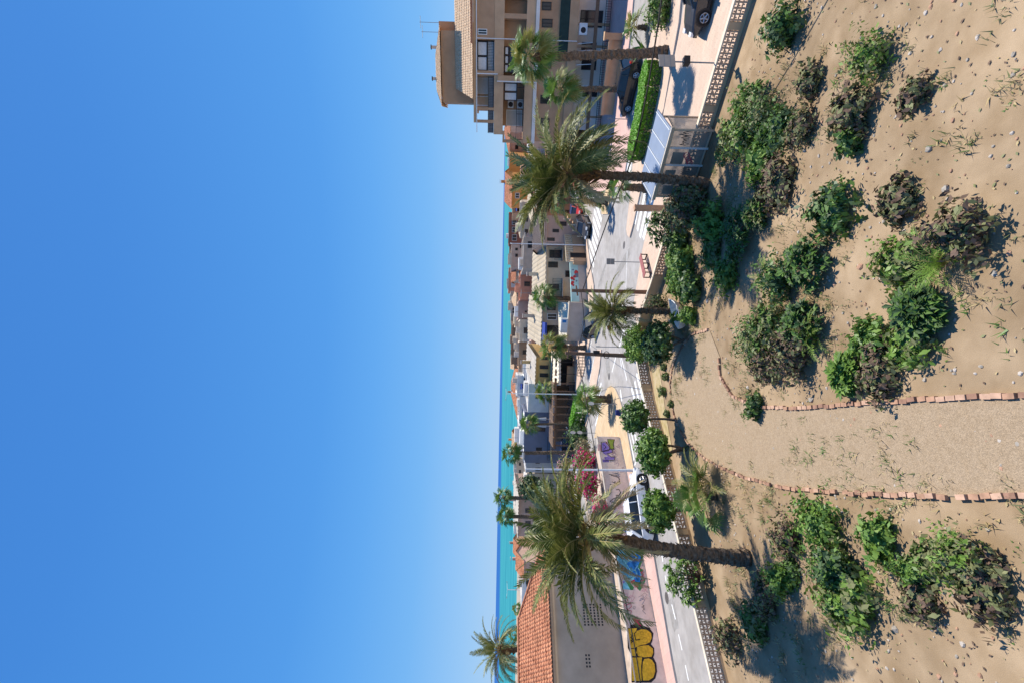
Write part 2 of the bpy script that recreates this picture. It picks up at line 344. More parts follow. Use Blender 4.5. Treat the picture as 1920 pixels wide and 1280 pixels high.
# ------------------------------------------------------------------ plants
frond_m = mat('date_frond', (.10, .13, .022), .5, .3, 1.9, trans=.18, col2=(.27, .275, .075), spec=.4)
frond_d = mat('date_frond_dark', (.06, .085, .016), .5, .3, 1.9, trans=.14, col2=(.13, .155, .035), spec=.4); frond_t = mat('date_frond_tan', (.30, .26, .10), .6, .3, 1.9, trans=.16, col2=(.44, .39, .18), spec=.35)
frond_y = mat('dry_frond', (.40, .30, .14), .8, .25, 2, trans=.15, col2=(.52, .42, .24))
rachis_m = mat('frond_stalk', (.46, .36, .14), .6, .15, 3)
boot_m = mat('palm_boot', (.20, .12, .06), .95, .4, 8, .8, 30)
ptrunk = mat('palm_trunk', (.10, .068, .043), .95, .35, 7, .9, 26, stretch=(1, 1, 2.2), col2=(.26, .185, .125))
fan_m = mat('fan_leaf', (.075, .17, .02), .45, .25, 2, trans=.22, col2=(.15, .25, .05), spec=.5)
fan_y = mat('fan_leaf_yellow', (.20, .22, .05), .55, .25, 2, trans=.28, col2=(.36, .33, .11), spec=.4)
skirt_m = mat('dead_fan_leaf', (.17, .10, .06), .95, .35, 5)
bark = mat('bark', (.17, .12, .085), .95, .3, 8, .7, 30)
leaf_mid = mat('leaf_mid', (.085, .165, .028), .5, .4, 2.6, trans=.2, col2=(.14, .25, .05), spec=.4)
leaf_dark = mat('leaf_dark', (.045, .085, .03), .5, .4, 2.6, trans=.15, col2=(.085, .14, .05), spec=.4)
leaf_light = mat('leaf_light', (.13, .24, .03), .5, .3, 2.6, trans=.25, col2=(.23, .35, .07), spec=.35)
leaf_olive = mat('leaf_olive', (.15, .17, .06), .6, .4, 2.6, trans=.2, col2=(.26, .26, .12), spec=.35)
hedge_m = mat('hedge_leaf', (.10, .28, .012), .5, .3, 3, trans=.22, col2=(.18, .42, .03), spec=.35)
brown_m = mat('woody_twig', (.10, .065, .045), .9, .4, 4, col2=(.2, .13, .09))
magenta = mat('magenta_bract', (.50, .008, .11), .6, .3, 3, trans=.3, col2=(.70, .03, .21))
crimson = mat('crimson_flower', (.5, .02, .05), .6, .3, 3, trans=.25, col2=(.62, .06, .1))

def frond(mb, base, az, el, L, droop, nl, ll, wd, rng, leafm, arch=1.7, vee=.35, sweep=0.0):
    n = 9; pts = [V(base)]; e = el; a = az; ds = L / n; tans = []
    for i in range(n):
        t = (i + 1) / n; e2 = el - droop * t ** arch; a2 = az + sweep * t ** 2
        T = V((math.cos(e2) * math.cos(a2), math.cos(e2) * math.sin(a2), math.sin(e2))); tans.append(T); pts.append(pts[-1] + T * ds)
    mb.tube(pts, [max(.006, .032 * (1 - i / (n + .5))) * (L / 3) for i in range(n + 1)], 3, rachis_m, caps=False)
    roll = rng.uniform(-.5, .5); mood = rng.uniform(-.18, .26)
    for side in (-1, 1):
        for k in range(nl):
            t = .19 + .81 * (k + rng.random() * .6) / nl; x = t * n; i = min(int(x), n - 1); p = pts[i].lerp(pts[i + 1], x - i); T = tans[i]
            S = T.cross(V((0, 0, 1)));
            S = S.normalized() if S.length > .05 else V((math.cos(a + 1.57), math.sin(a + 1.57), 0)); U = S.cross(T).normalized()
            S2 = S * math.cos(roll) + U * math.sin(roll); U2 = U * math.cos(roll) - S * math.sin(roll)
            sp = math.radians(62 - 32 * t + rng.uniform(-9, 9))
            d = (T * math.cos(sp) + (S2 * side * math.cos(vee) + U2 * math.sin(vee)) * math.sin(sp)).normalized()
            l = ll * math.sin(math.pi * min(1, .22 + t * .73)) ** .6 * rng.uniform(.8, 1.1)
            m1 = p + d * l * .55; d2 = (d + V((0, 0, -.42)) * rng.uniform(.4, 1.3)).normalized(); tip = m1 + d2 * l * .5
            wv = T * wd * .5; lm = leafm
            if leafm is frond_m: z = rng.random() + mood; lm = frond_t if z > 1.06 else (frond_d if z < .42 else frond_m)
            mb.idx([p - wv * .6, p + wv * .6, m1 + wv, m1 - wv, tip], [(0, 1, 2, 3), (3, 2, 4)], lm)
def trunk_mesh(base, top, r0, r1, rings, sides, seed, bend=0.0, flare=1.25, jit=.16):
    mb = MB(); rng = random.Random(seed); base = V(base); top = V(top); pts = []; rad = []
    for i in range(rings + 1):
        t = i / rings; p = base.lerp(top, t); p = p + V((bend * math.sin(math.pi * t), bend * .4 * math.sin(math.pi * t), 0)); pts.append(p)
        r = r0 + (r1 - r0) * t; r *= 1 + (flare - 1) * max(0, 1 - t * 7); rad.append(r * (1 + (.09 if i % 2 else -.05)))
    mb.tube(pts, rad, sides, ptrunk, jit=jit, seed=seed)
    return mb, pts, rad
def leaf_scars(mb, pts, rad, per, seed, size=.09):
    rng = random.Random(seed)
    for i in range(1, len(pts) - 1):
        for k in range(per):
            a = rng.uniform(0, 6.283); r = rad[i] * .98; o = V((math.cos(a), math.sin(a), 0)); s = V((-o.y, o.x, 0))
            p = pts[i] + o * r + V((0, 0, rng.uniform(-.05, .05))); h = size * rng.uniform(.7, 1.3)
            mb.idx([p - s * h * .6, p + s * h * .6, p + o * h * .8 + V((0, 0, h * .9))], [(0, 1, 2)], ptrunk)
def date_palm(label, base, crown, L, nf, seed, r0=.22, r1=.19, dead=8, bend=0.0, nl=44, ll=.5, wd=.045, group=None, elmin=-35, biasaz=None, dr=26, drk=52, lift=None):
    base = V(base); crown = V(crown); rng = random.Random(seed)
    t = thing('date_palm', label, 'palm tree', base, group)
    mb, pts, rad = trunk_mesh(base, crown, r0, r1, max(10, int((crown - base).length / .14)), 14, seed, bend)
    leaf_scars(mb, pts, rad, 9, seed, .10); mb.build('trunk', t)
    b = MB(); b.ball(crown + V((0, 0, -.3)), r1 * 1.65, r1 * 1.65, .75, boot_m, 12, 8, .5, seed)
    for k in range(60):
        a = rng.uniform(0, 6.28); zz_ = rng.uniform(-1.25, .15); p = crown + V((math.cos(a) * r1 * 1.2, math.sin(a) * r1 * 1.2, zz_ * (L / 3.6))); d = V((math.cos(a), math.sin(a), rng.uniform(.6, 1.6))).normalized(); b.tube([p - d * .1, p + d * rng.uniform(.15, .4)], [.06, .03], 4, rng.choice([boot_m, boot_m, skirt_m]))
    for k in range(26):
        a = rng.uniform(0, 6.28); e = rng.uniform(-.3, .9); d = V((math.cos(a) * math.cos(e), math.sin(a) * math.cos(e), math.sin(e)))
        p = crown + V((0, 0, rng.uniform(-.45, .1))) + d * r1; b.tube([p, p + d * .35 + V((0, 0, .12))], [.05, .02], 4, boot_m)
    b.build('crown_boot', t)
    c = MB(); ga = 2.39996
    for k in range(nf):
        q = (k + .5) / nf; az = k * ga + rng.uniform(-.25, .25)
        if biasaz is not None and rng.random() < .25: az = biasaz + rng.uniform(-.8, .8)
        el = R(82 - (82 - elmin) * q ** .8 + rng.uniform(-7, 7)); lf = 0 if lift is None else max(0, math.cos(az - lift[0])) * lift[1]; el += lf * q; l = L * rng.uniform(.72, 1.06) * (.8 + .2 * min(1, q * 3))
        frond(c, crown + V((math.cos(az), math.sin(az), 0)) * r1 * .6 + V((0, 0, .12)), az, el, l, R(dr + drk * q + rng.uniform(-14, 18)) * (1 - .3 * min(1, lf)), nl, ll * rng.uniform(.85, 1.1), wd, rng, frond_m, vee=rng.uniform(.1, .6), sweep=rng.uniform(-.5, .5))
    c.build('crown', t)
    if dead:
        c = MB()
        for k in range(dead):
            az = rng.uniform(0, 6.28); frond(c, crown + V((0, 0, -.2)), az, R(rng.uniform(-55, -5)), L * rng.uniform(.5, .8), R(rng.uniform(30, 60)), int(nl * .7), ll * .7, wd, rng, frond_y)
        c.build('dead_fronds', t)
    return t
def fan_leaf(mb, base, az, el, pl, r, nseg, rng, leafm, sag=.5):
    T = V((math.cos(el) * math.cos(az), math.cos(el) * math.sin(az), math.sin(el)))
    mid = V(base) + T * pl * .5; e2 = el - .35; T2 = V((math.cos(e2) * math.cos(az), math.cos(e2) * math.sin(az), math.sin(e2))); hub = mid + T2 * pl * .5
    mb.tube([base, mid, hub], [.022, .018, .012], 3, rachis_m, caps=False)
    S = T2.cross(V((0, 0, 1))).normalized(); U = S.cross(T2).normalized(); fold = rng.uniform(.15, .5); tw = rng.uniform(-.7, .7)
    S, U = S * math.cos(tw) + U * math.sin(tw), U * math.cos(tw) - S * math.sin(tw)
    for k in range(nseg):
        a = (k + .5) / nseg * 2 - 1; an = a * R(112); rr = r * (1 - .25 * abs(a)) * rng.uniform(.86, 1.08)
        d = T2 * math.cos(an) + S * math.sin(an) + U * fold * abs(math.sin(an)); d.normalize()
        sd = (S * math.cos(an) - T2 * math.sin(an)).normalized(); hw = rr * .62 * R(112) / nseg * .8
        m1 = hub + d * rr * .58 + V((0, 0, -.06 * rr * sag)); tip = m1 + (d * .62 + V((0, 0, -sag * rng.uniform(.35, 1.0)))) * rr * .52
        mb.idx([hub, m1 - sd * hw, tip, m1 + sd * hw], [(0, 1, 2, 3)], leafm)
def fan_palm(label, base, top, nf, r, pl, seed, r0=.16, r1=.13, skirt=0, nseg=18, group=None, yellow=.2, bend=0.0, elmin=-40):
    base = V(base); top = V(top); rng = random.Random(seed)
    t = thing('fan_palm', label, 'palm tree', base, group)
    mb, pts, rad = trunk_mesh(base, top, r0, r1, max(6, int((top - base).length / .16)), 10, seed, bend, 1.35, .2)
    leaf_scars(mb, pts, rad, 8, seed, .09); mb.build('trunk', t)
    c = MB()
    for k in range(nf):
        q = (k + .5) / nf; az = k * 2.39996 + rng.uniform(-.3, .3); el = R(85 - (85 - elmin) * q ** .85 + rng.uniform(-8, 8))
        fan_leaf(c, top + V((0, 0, .05)), az, el, pl * rng.uniform(.75, 1.15), r * rng.uniform(.8, 1.15), nseg, rng, fan_y if rng.random() < yellow * (q + .3) else fan_m, rng.uniform(.3, .9))
    c.build('crown', t)
    if skirt:
        c = MB()
        for k in range(skirt):
            az = rng.uniform(0, 6.28); fan_leaf(c, top + V((0, 0, -rng.uniform(0, .5))), az, R(rng.uniform(-80, -50)), pl * .6, r * .75, max(6, nseg // 2), rng, skirt_m, .9)
        c.build('dead_skirt', t)
    return t
def leaves(mb, c, rx, ry, rz, n, size, m, rng, shell=.55, lump=.35, aspect=.55, seed=0, flat=0.0, freq=2.2):
    """leaf sized faces spread through a lumpy volume"""
    ms = m if isinstance(m, (list, tuple)) else [m]
    for k in range(n):
        z = rng.uniform(-1, 1); a = rng.uniform(0, 6.283); h = math.sqrt(1 - z * z); d = V((h * math.cos(a), h * math.sin(a), z))
        q = 1 + lump * noise.noise(d * freq + V((seed * 3.7, 0, seed)))
        rr = (shell + (1 - shell) * rng.random() ** .6) * q
        p = V(c) + V((d.x * rx, d.y * ry, d.z * rz)) * rr
        nn = (d + V((rng.gauss(0, .6), rng.gauss(0, .6), rng.gauss(.25, .5)))).normalized()
        t = nn.cross(V((rng.gauss(0, 1), rng.gauss(0, 1), rng.gauss(0, 1))))
        if t.length < .01: continue
        t.normalize(); b = nn.cross(t); s = size * rng.choice((.45, .7, .9, 1.1, 1.3, 1.6)) * rng.uniform(.85, 1.1); 
        mm = ms[0]
        if len(ms) > 1:
            f = noise.noise(d * 3 + V((seed, 9, 2))) * .9 + rng.uniform(-.35, .35); mm = ms[min(len(ms) - 1, max(0, int((f + .6) / 1.2 * len(ms))))]
        mb.idx([p - t * s, p + b * s * aspect, p + t * s, p - b * s * aspect], [(0, 1, 2, 3)], mm)
def round_tree(label, base, c, rx, rz, n, size, ms, seed, stems=1, name='clipped_tree', cat='tree', group=None, ry=None, lump=.35):
    base = V(base); c = V(c); rng = random.Random(seed); t = thing(name, label, cat, base, group)
    mb = MB()
    for k in range(stems):
        o = V((rng.uniform(-.12, .12), rng.uniform(-.12, .12), 0)) * (stems > 1)
        e = c + V((rng.uniform(-.4, .4) * rx, rng.uniform(-.4, .4) * rx, -rz * .1))
        m = (base + e) / 2 + V((rng.uniform(-.15, .15), rng.uniform(-.15, .15), 0))
        mb.tube([base + o, (base + o).lerp(m, .5) + V((.03, 0, 0)), m, e], [.085, .07, .06, .035], 7, bark, jit=.15, seed=seed + k)
        for j in range(5):
            d = V((rng.uniform(-1, 1), rng.uniform(-1, 1), rng.uniform(0, 1))).normalized(); mb.tube([m.lerp(e, .35 + .1 * j), m.lerp(e, .35 + .1 * j) + V((d.x * rx, d.y * rx, d.z * rz)) * .7], [.03, .01], 4, bark)
    mb.build('trunk', t)
    cm = MB(); leaves(cm, c, rx, ry or rx, rz, n, size, ms, rng, .4, lump * 1.5, .6, seed, freq=3.2)
    for k in range(60):
        z = rng.uniform(-.6, 1); a = rng.uniform(0, 6.28); h = math.sqrt(1 - z * z); d = V((h * math.cos(a), h * math.sin(a), z)); q = c + V((d.x * rx, d.y * (ry or rx), d.z * rz)) * rng.uniform(1.0, 1.18); leaves(cm, q, size * 1.6, size * 1.6, size * 2.2, 9, size * .9, ms, rng, .2, .3, .5, k)
    cm.build('crown', t)
    return t
def shrub(label, c, rx, ry, rz, n, size, ms, seed, name='shrub', cat='shrub', group=None, lump=.6, shell=.25, aspect=.5):
    c = V(c); rng = random.Random(seed); o = MB()
    t = thing(name, label, cat, c, group); leaves(o, c + V((0, 0, rz * .75)), rx, ry, rz, n, size, ms, rng, shell, lump, aspect, seed); o.build('foliage', t)
    s = MB()
    for k in range(7):
        a = rng.uniform(0, 6.28); s.tube([c + V((rng.uniform(-.05, .05), rng.uniform(-.05, .05), 0)), c + V((math.cos(a) * rx * .5, math.sin(a) * ry * .5, rz * 1.1))], [.025, .01], 4, brown_m)
    s.build('stems', t)
    return t
def rosette_shrub(label, c, rx, ry, rz, n, ll, ms, seed, name='shrub', group=None):
    """large leaves in whorls at the ends of the branches"""
    c = V(c); rng = random.Random(seed); t = thing(name, label, 'shrub', c, group); o = MB(); s = MB()
    for k in range(n):
        z = rng.uniform(-.2, 1); a = rng.uniform(0, 6.283); h = math.sqrt(max(0, 1 - z * z)); rr = rng.uniform(.55, 1.1)
        d = V((h * math.cos(a), h * math.sin(a), z)); p = c + V((0, 0, rz * .6)) + V((d.x * rx, d.y * ry, d.z * rz)) * rr
        if k % 3 == 0: s.tube([c + V((0, 0, .1)), c.lerp(p, .5) + V((0, 0, .12)), p], [.03, .02, .01], 4, brown_m)
        for j in range(9):
            az = rng.uniform(0, 6.28); el = rng.uniform(-.5, .7); q = (V((math.cos(az) * math.cos(el), math.sin(az) * math.cos(el), math.sin(el))) + d * .6).normalized()
            sd = q.cross(V((0, 0, 1)));
            if sd.length < .05: continue
            sd.normalize(); l = ll * rng.uniform(.7, 1.2); m1 = p + q * l * .5
            o.idx([p, m1 + sd * l * .2, p + q * l + V((0, 0, -.25 * l)), m1 - sd * l * .2], [(0, 1, 2, 3)], rng.choice(ms))
    o.build('foliage', t); s.build('stems', t); return t
def hedge(label, line, wd, h, n, size, m, under, seed, name='hedge', z0=.12):
    """clipped box hedge along a line, rounded at its ends"""
    rng = random.Random(seed); line = [V(p) for p in line]; c = line[0]; t = thing(name, label, 'hedge', c); o = MB(); u = MB()
    segs = [(line[i], line[i + 1]) for i in range(len(line) - 1)]; ls = [(b - a).length for a, b in segs]; tot = sum(ls)
    def at(s):
        for (a, b), l in zip(segs, ls):
            if s <= l: return a.lerp(b, s / l), (b - a).normalized()
            s -= l
        return segs[-1][1], (segs[-1][1] - segs[-1][0]).normalized()
    for k in range(n):
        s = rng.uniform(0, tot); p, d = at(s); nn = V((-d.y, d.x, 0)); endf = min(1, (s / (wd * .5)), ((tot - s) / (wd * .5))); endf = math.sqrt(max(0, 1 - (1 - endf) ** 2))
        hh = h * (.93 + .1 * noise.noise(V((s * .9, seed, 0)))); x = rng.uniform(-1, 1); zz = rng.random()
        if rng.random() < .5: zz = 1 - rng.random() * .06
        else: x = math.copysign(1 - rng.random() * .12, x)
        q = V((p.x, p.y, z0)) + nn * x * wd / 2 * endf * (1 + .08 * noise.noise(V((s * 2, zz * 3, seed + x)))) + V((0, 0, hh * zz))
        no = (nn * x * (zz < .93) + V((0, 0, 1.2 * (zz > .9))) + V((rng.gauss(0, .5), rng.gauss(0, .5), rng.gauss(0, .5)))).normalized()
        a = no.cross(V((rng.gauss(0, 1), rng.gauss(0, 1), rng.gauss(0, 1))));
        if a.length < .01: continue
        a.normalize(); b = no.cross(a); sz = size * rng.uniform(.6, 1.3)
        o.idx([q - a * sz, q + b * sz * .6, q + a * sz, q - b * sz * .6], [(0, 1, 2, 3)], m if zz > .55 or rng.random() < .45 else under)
    o.build('foliage', t)
    for k in range(int(tot * 2)):
        p, d = at(k / 2); nn = V((-d.y, d.x, 0)); q = V((p.x, p.y, z0)) + nn * rng.uniform(-.3, .3) * wd
        for j in range(3): u.tube([q, q + V((rng.uniform(-.3, .3), rng.uniform(-.3, .3), h * .85))], [.02, .012], 4, brown_m)
    u.build('stems', t); return t

conc = mat('concrete', (.52, .46, .40), .92, .07, 1.3, .25, 40, wear=.28); gravel_s = mat('stone_grey', (.33, .29, .24), .9, .2, 6)
# ---- garden palms
def gbase(X, Y, z=zg): p = G(X, Y, z); return p
P1y = 22.5
date_palm('tall date palm with a thick dark trunk rising in front of the bus shelter', V((D(1360, 345, P1y).x, P1y, zg)), D(1070, 328, P1y), 3.8, 74, 11, .21, .17, 12, .12, group='date palms in the garden', nl=46, ll=.58, wd=.07, elmin=-42, dr=24, drk=50, lift=(math.pi, 1.5))
P2y = 18.2
date_palm('big date palm in front of the tiled roof house and the painted wall', V((D(1420, 1046, P2y).x, P2y, zg)), D(1108, 1003, P2y), 3.7, 74, 23, .27, .22, 14, -.1, group='date palms in the garden', nl=46, ll=.56, wd=.066, elmin=0, dr=24, drk=52, lift=(.0, .45))
b3 = gbase(1264, 585)
date_palm('small date palm by the white boat planter in the garden', b3, D(1156, 583, b3.y), 2.2, 46, 37, .17, .14, 5, .03, group='date palms in the garden', nl=36, ll=.42, wd=.055, elmin=-15, biasaz=math.pi * .5)
y = 44
date_palm('date palm standing behind the tiled roof house at the left', D(1045, 1217, y) * 1.0, D(940, 1217, y), 3.6, 40, 41, .25, .2, 4, .0, nl=40, ll=.55, wd=.06, elmin=-25)
# ---- street fan palms
def street_palm(label, Xb, Yb, Xt, Yt, nf, r, pl, seed, zb=.12, y=None, **k):
    if y is None: b = G(Xb, Yb, zb)
    else: b = D(Xb, Yb, y); b.z = k.pop('zz', .1)
    return fan_palm(label, b, D(Xt, Yt, b.y), nf, r, pl, seed, group='fan palms along the street', **k)
street_palm('tall fan palm with a rough trunk beside the grey sign back', 1250, 99, 1000, 108, 44, 1.15, .95, 51, r0=.27, r1=.23, nseg=30, yellow=.25)
street_palm('fan palm in front of the low tan wall, left of the tallest trunk', 1172, 168, 1052, 167, 40, 1.1, .9, 52, r0=.24, r1=.2, nseg=28, yellow=.2, elmin=-60)
street_palm('squat fan palm growing close behind the thick date palm trunk', 1212, 352, 1166, 352, 14, .8, .6, 53, r0=.3, r1=.2, yellow=.1, elmin=-20)
street_palm('low fan palm on the ochre island by the zebra crossing', 1139, 384, 1133, 376, 12, .75, .6, 54, r0=.2, r1=.18, yellow=.5, elmin=5)
street_palm('fan palm whose crown is lost behind the date palm fronds', 1137, 378, 1040, 377, 22, .9, .9, 55, r0=.27, r1=.22)
street_palm('fan palm in front of the cream striped roof', 1087, 561, 1020, 558, 34, 1.2, 1.15, 56, yellow=.15, r0=.26, r1=.24)
street_palm('bushy fan palm between the ochre house and the dark awning', 1098, 652, 1036, 650, 34, 1.15, 1.1, 57, yellow=.4, skirt=6, r0=.25, r1=.22)
street_palm('fan palm in front of the white house by the pergola', 1072, 735, 1024, 735, 32, 1.15, 1.05, 58, y=66, yellow=.5, skirt=5, r0=.25)
street_palm('short fan palm on the ochre island with a shaggy trunk', 1144, 748, 1102, 747, 28, 1.05, .85, 59, r0=.36, r1=.26, yellow=.55, elmin=-35)
street_palm('fan palm in front of the slate blue house', 1074, 793, 993, 795, 30, 1.0, .9, 60, y=62, yellow=.4)
street_palm('tallest thin fan palm, its crown against the sea beside the white house', 1075, 847, 958, 849, 38, 1.0, .95, 61, y=62, r0=.24, r1=.2, yellow=.05, elmin=-55)
street_palm('slender fan palm against the horizon, right one of the pair by the date palm', 1050, 935, 944, 932, 34, 1.1, .95, 62, y=70, r0=.32, r1=.24, yellow=0)
street_palm('slender fan palm against the horizon, left one of the pair by the date palm', 1050, 970, 949, 967, 34, 1.1, .95, 63, y=72, r0=.3, r1=.24, yellow=0)
fan_palm('distant fan palm against the sea beyond the double street lamp', D(1000, 1140, 110), D(970, 1140, 110), 14, 1.1, .8, 64, group='fan palms along the shore', nseg=10)
fan_palm('distant fan palm against the sea beside the dark date palm', D(1000, 1190, 105), D(964, 1190, 105), 14, 1.1, .8, 65, group='fan palms along the shore', nseg=10)
fan_palm('low fan palm at the edge of the hedge strip beside the apartment house', G(1212, 52, .12), D(1195, 52, G(1212, 52, .12).y), 14, .95, .6, 66, group='fan palms along the street', yellow=.5, r0=.2, elmin=5)
# ---- clipped trees along the garden wall
gm = 'clipped trees inside the garden wall'
def gtree(label, Xb, Yb, Xc, Yc, rxpx, rzpx, n, size, ms, seed, **k):
    b = gbase(Xb, Yb); c = D(Xc, Yc, b.y); s = b.y / FPX
    return round_tree(label, b, c, rxpx * s, rzpx * s, n, size, ms, seed, group=gm, **k)
gtree('round blue green clipped tree next to the nose of the ochre island', 1266, 787, 1191, 781, 28, 24, 5200, .075, [leaf_dark, leaf_mid, leaf_mid], 71)
gtree('large bright green clipped tree between the road and the garden path', 1286, 838, 1225, 846, 40, 27, 6500, .085, [leaf_mid, leaf_mid, leaf_light], 72, stems=4)
gtree('round green clipped tree hiding the flank of the white car', 1305, 955, 1234, 957, 35, 26, 6000, .08, [leaf_mid, leaf_mid, leaf_light], 73, stems=4)
gtree('dark green clipped tree with a thick shadow beside the small date palm', 1284, 640, 1232, 642, 37, 25, 5500, .08, [leaf_dark, leaf_dark, leaf_mid], 74, stems=2)
b = V((0.0, 30.6, zg)); c = D(1193, 645, 30.6)
round_tree('bright green bush leaning over the garden wall corner below the utility pole', b, c, 1.1, .7, 4500, .08, [leaf_mid, leaf_light, leaf_light], 75, name='bush', cat='bush')
# ---- shrubs
zz = zg
def gsh(label, X, Y, rxp, rzp, n, size, ms, seed, **k):
    c = gbase(X, Y); s = c.y / FPX
    return shrub(label, c, rxp * s, k.pop('ryp', rxp) * s, rzp * s, n, size, ms, seed, **k)
rosette_shrub('tall glossy shrub with large drooping leaves in front of the tan post', gbase(1290, 420) + V((0, 1.2, 0)), 1.0, .8, 1.15, 85, .3, [leaf_dark, leaf_mid, leaf_dark], 81)
gsh('dark reddish brown shrub along the garden wall below the bus shelter', 1308, 396, 40, 36, 3600, .09, [brown_m, leaf_dark, leaf_olive], 82)
gsh('dark shrub with a few red flowers beside the thick date palm trunk', 1322, 366, 26, 36, 1700, .09, [leaf_dark, leaf_olive, brown_m], 83)
gsh('crimson flower cluster at the top of the dark shrub by the wall', 1294, 377, 7, 6, 200, .07, crimson, 84, name='flower_bush', cat='flowers')
gsh('leafy green shrub spread below the lattice wall, the widest one', 1292, 500, 38, 24, 4200, .09, [leaf_mid, leaf_light, leaf_mid], 85)
gsh('dark green shrub at the foot of the lattice wall beside the glossy shrub', 1284, 455, 28, 22, 2600, .09, [leaf_dark, leaf_mid], 86)
gsh('light green shrub beside the lattice wall, nearest the white boat planter', 1277, 532, 22, 15, 2000, .08, [leaf_light, leaf_mid], 87)
gsh('thin olive shrub growing against the wall behind the small date palm', 1246, 572, 20, 22, 900, .07, [leaf_olive, leaf_dark, brown_m], 88, lump=.9)
gsh('green shrub at the foot of the small date palm', 1275, 597, 12, 11, 900, .07, [leaf_light, leaf_mid], 89)
gsh('green shrub to the near side of the white boat planter', 1302, 592, 18, 16, 1300, .08, [leaf_mid, leaf_light], 90)
gsh('dense green shrub beneath the widest shrub, near the picture edge', 1308, 540, 32, 22, 2600, .09, [leaf_mid, leaf_dark], 91)
for i, (X, Y, r, l) in enumerate(((1248, 688, 7, 'small plant in the dry bed near the dark clipped tree'), (1252, 705, 8, 'small plant in the dry bed, next along from the dark tree'), (1247, 733, 10, 'bushy green plant in the middle of the dry bed'),
        (1262, 757, 7, 'small plant touching the path edging'), (1254, 775, 7, 'yellow green plant by the clipped tree trunk'), (1236, 668, 6, 'sprawling yellow green weed by the lattice end'))):
    gsh(l, X, Y, r, r * .8, 420, .065, [leaf_mid, leaf_olive], 100 + i, name='bedding_plant', cat='plant', group='small plants in the dry bed')
rosette_shrub('large leaved green shrub at the left beside the road', gbase(1330, 1095) + V((0, .6, 0)), 1.2, .9, 1.1, 110, .26, [leaf_light, leaf_mid, leaf_mid], 111)
gsh('crimson bougainvillea on the wall lattice by the white car', 1266, 909, 10, 12, 420, .06, [crimson, leaf_dark, crimson], 112, name='flower_bush', cat='flowers')
fan_palm('young feathery palm under the round trees at the picture edge', gbase(1345, 930), gbase(1340, 930) + V((0, 0, .25)), 14, .9, .9, 113, nseg=24, r0=.14, elmin=15)
c = gbase(1340, 905); t = thing('young_palm', 'young date palm spreading grey green fronds below the crimson flowers', 'palm tree', c); mb = MB(); rng = random.Random(5)
for k in range(16): frond(mb, c + V((0, 0, .2)), k * 2.4, R(rng.uniform(25, 75)), 1.9, R(60), 26, .4, .04, rng, frond_m)
mb.build('crown', t)
# plants of the near garden, below the photographed strip
k0 = [(1345, 470, 34), (1375, 515, 36), (1350, 420, 34), (1400, 440, 44), (1450, 1120, 38), (1430, 1165, 30), (1640, 640, 40), (1600, 700, 34), (1425, 762, 22), (1660, 700, 50), (1385, 262, 34), (1420, 200, 44), (1440, 300, 44), (1480, 240, 44), (1380, 1195, 30), (1430, 400, 30)]
look = [('low grey green', [leaf_olive, leaf_mid], .09), ('loose mid green', [leaf_mid, leaf_mid, leaf_light], .07), ('bright green', [leaf_light, leaf_mid], .1), ('dark green', [leaf_dark, leaf_mid], .06), ('dry looking olive', [leaf_olive, brown_m, leaf_olive], .07)]
where = ['just below the widest lattice shrub', 'at the lower left of the palm shadow', 'beside the thick palm trunk foot', 'in the middle of the palm shadow', 'at the left below the big palm', 'next to the big palm shadow', 'in the lone bed by the near path', 'at the top of the lone bed', 'on the gravel path edge', 'at the bottom of the lone bed', 'in the right bed nearest the wall', 'in the right bed nearest the frame edge', 'in the right bed closest to the palm', 'in the right bed closest to the terrace', 'at the far left by the wall', 'at the lower right of the palm shadow']
for i, (X, Y, r) in enumerate(k0):
    nm, ms, sz = look[i % 5]
    if i % 4 == 3: rosette_shrub(f'{nm} large leaved garden shrub {where[i]}', gbase(X, Y), r * gbase(X, Y).y / FPX, r * gbase(X, Y).y / FPX * .8, r * .6 * gbase(X, Y).y / FPX, 70, .26, ms, 130 + i, group='shrubs in the near garden')
    else: gsh(f'{nm} garden shrub {where[i]}', X, Y, r, r * (.45 + .12 * (i % 3)), 2200, sz, ms, 130 + i, group='shrubs in the near garden', lump=1.3, ryp=r * (.6 + .15 * (i % 4)))
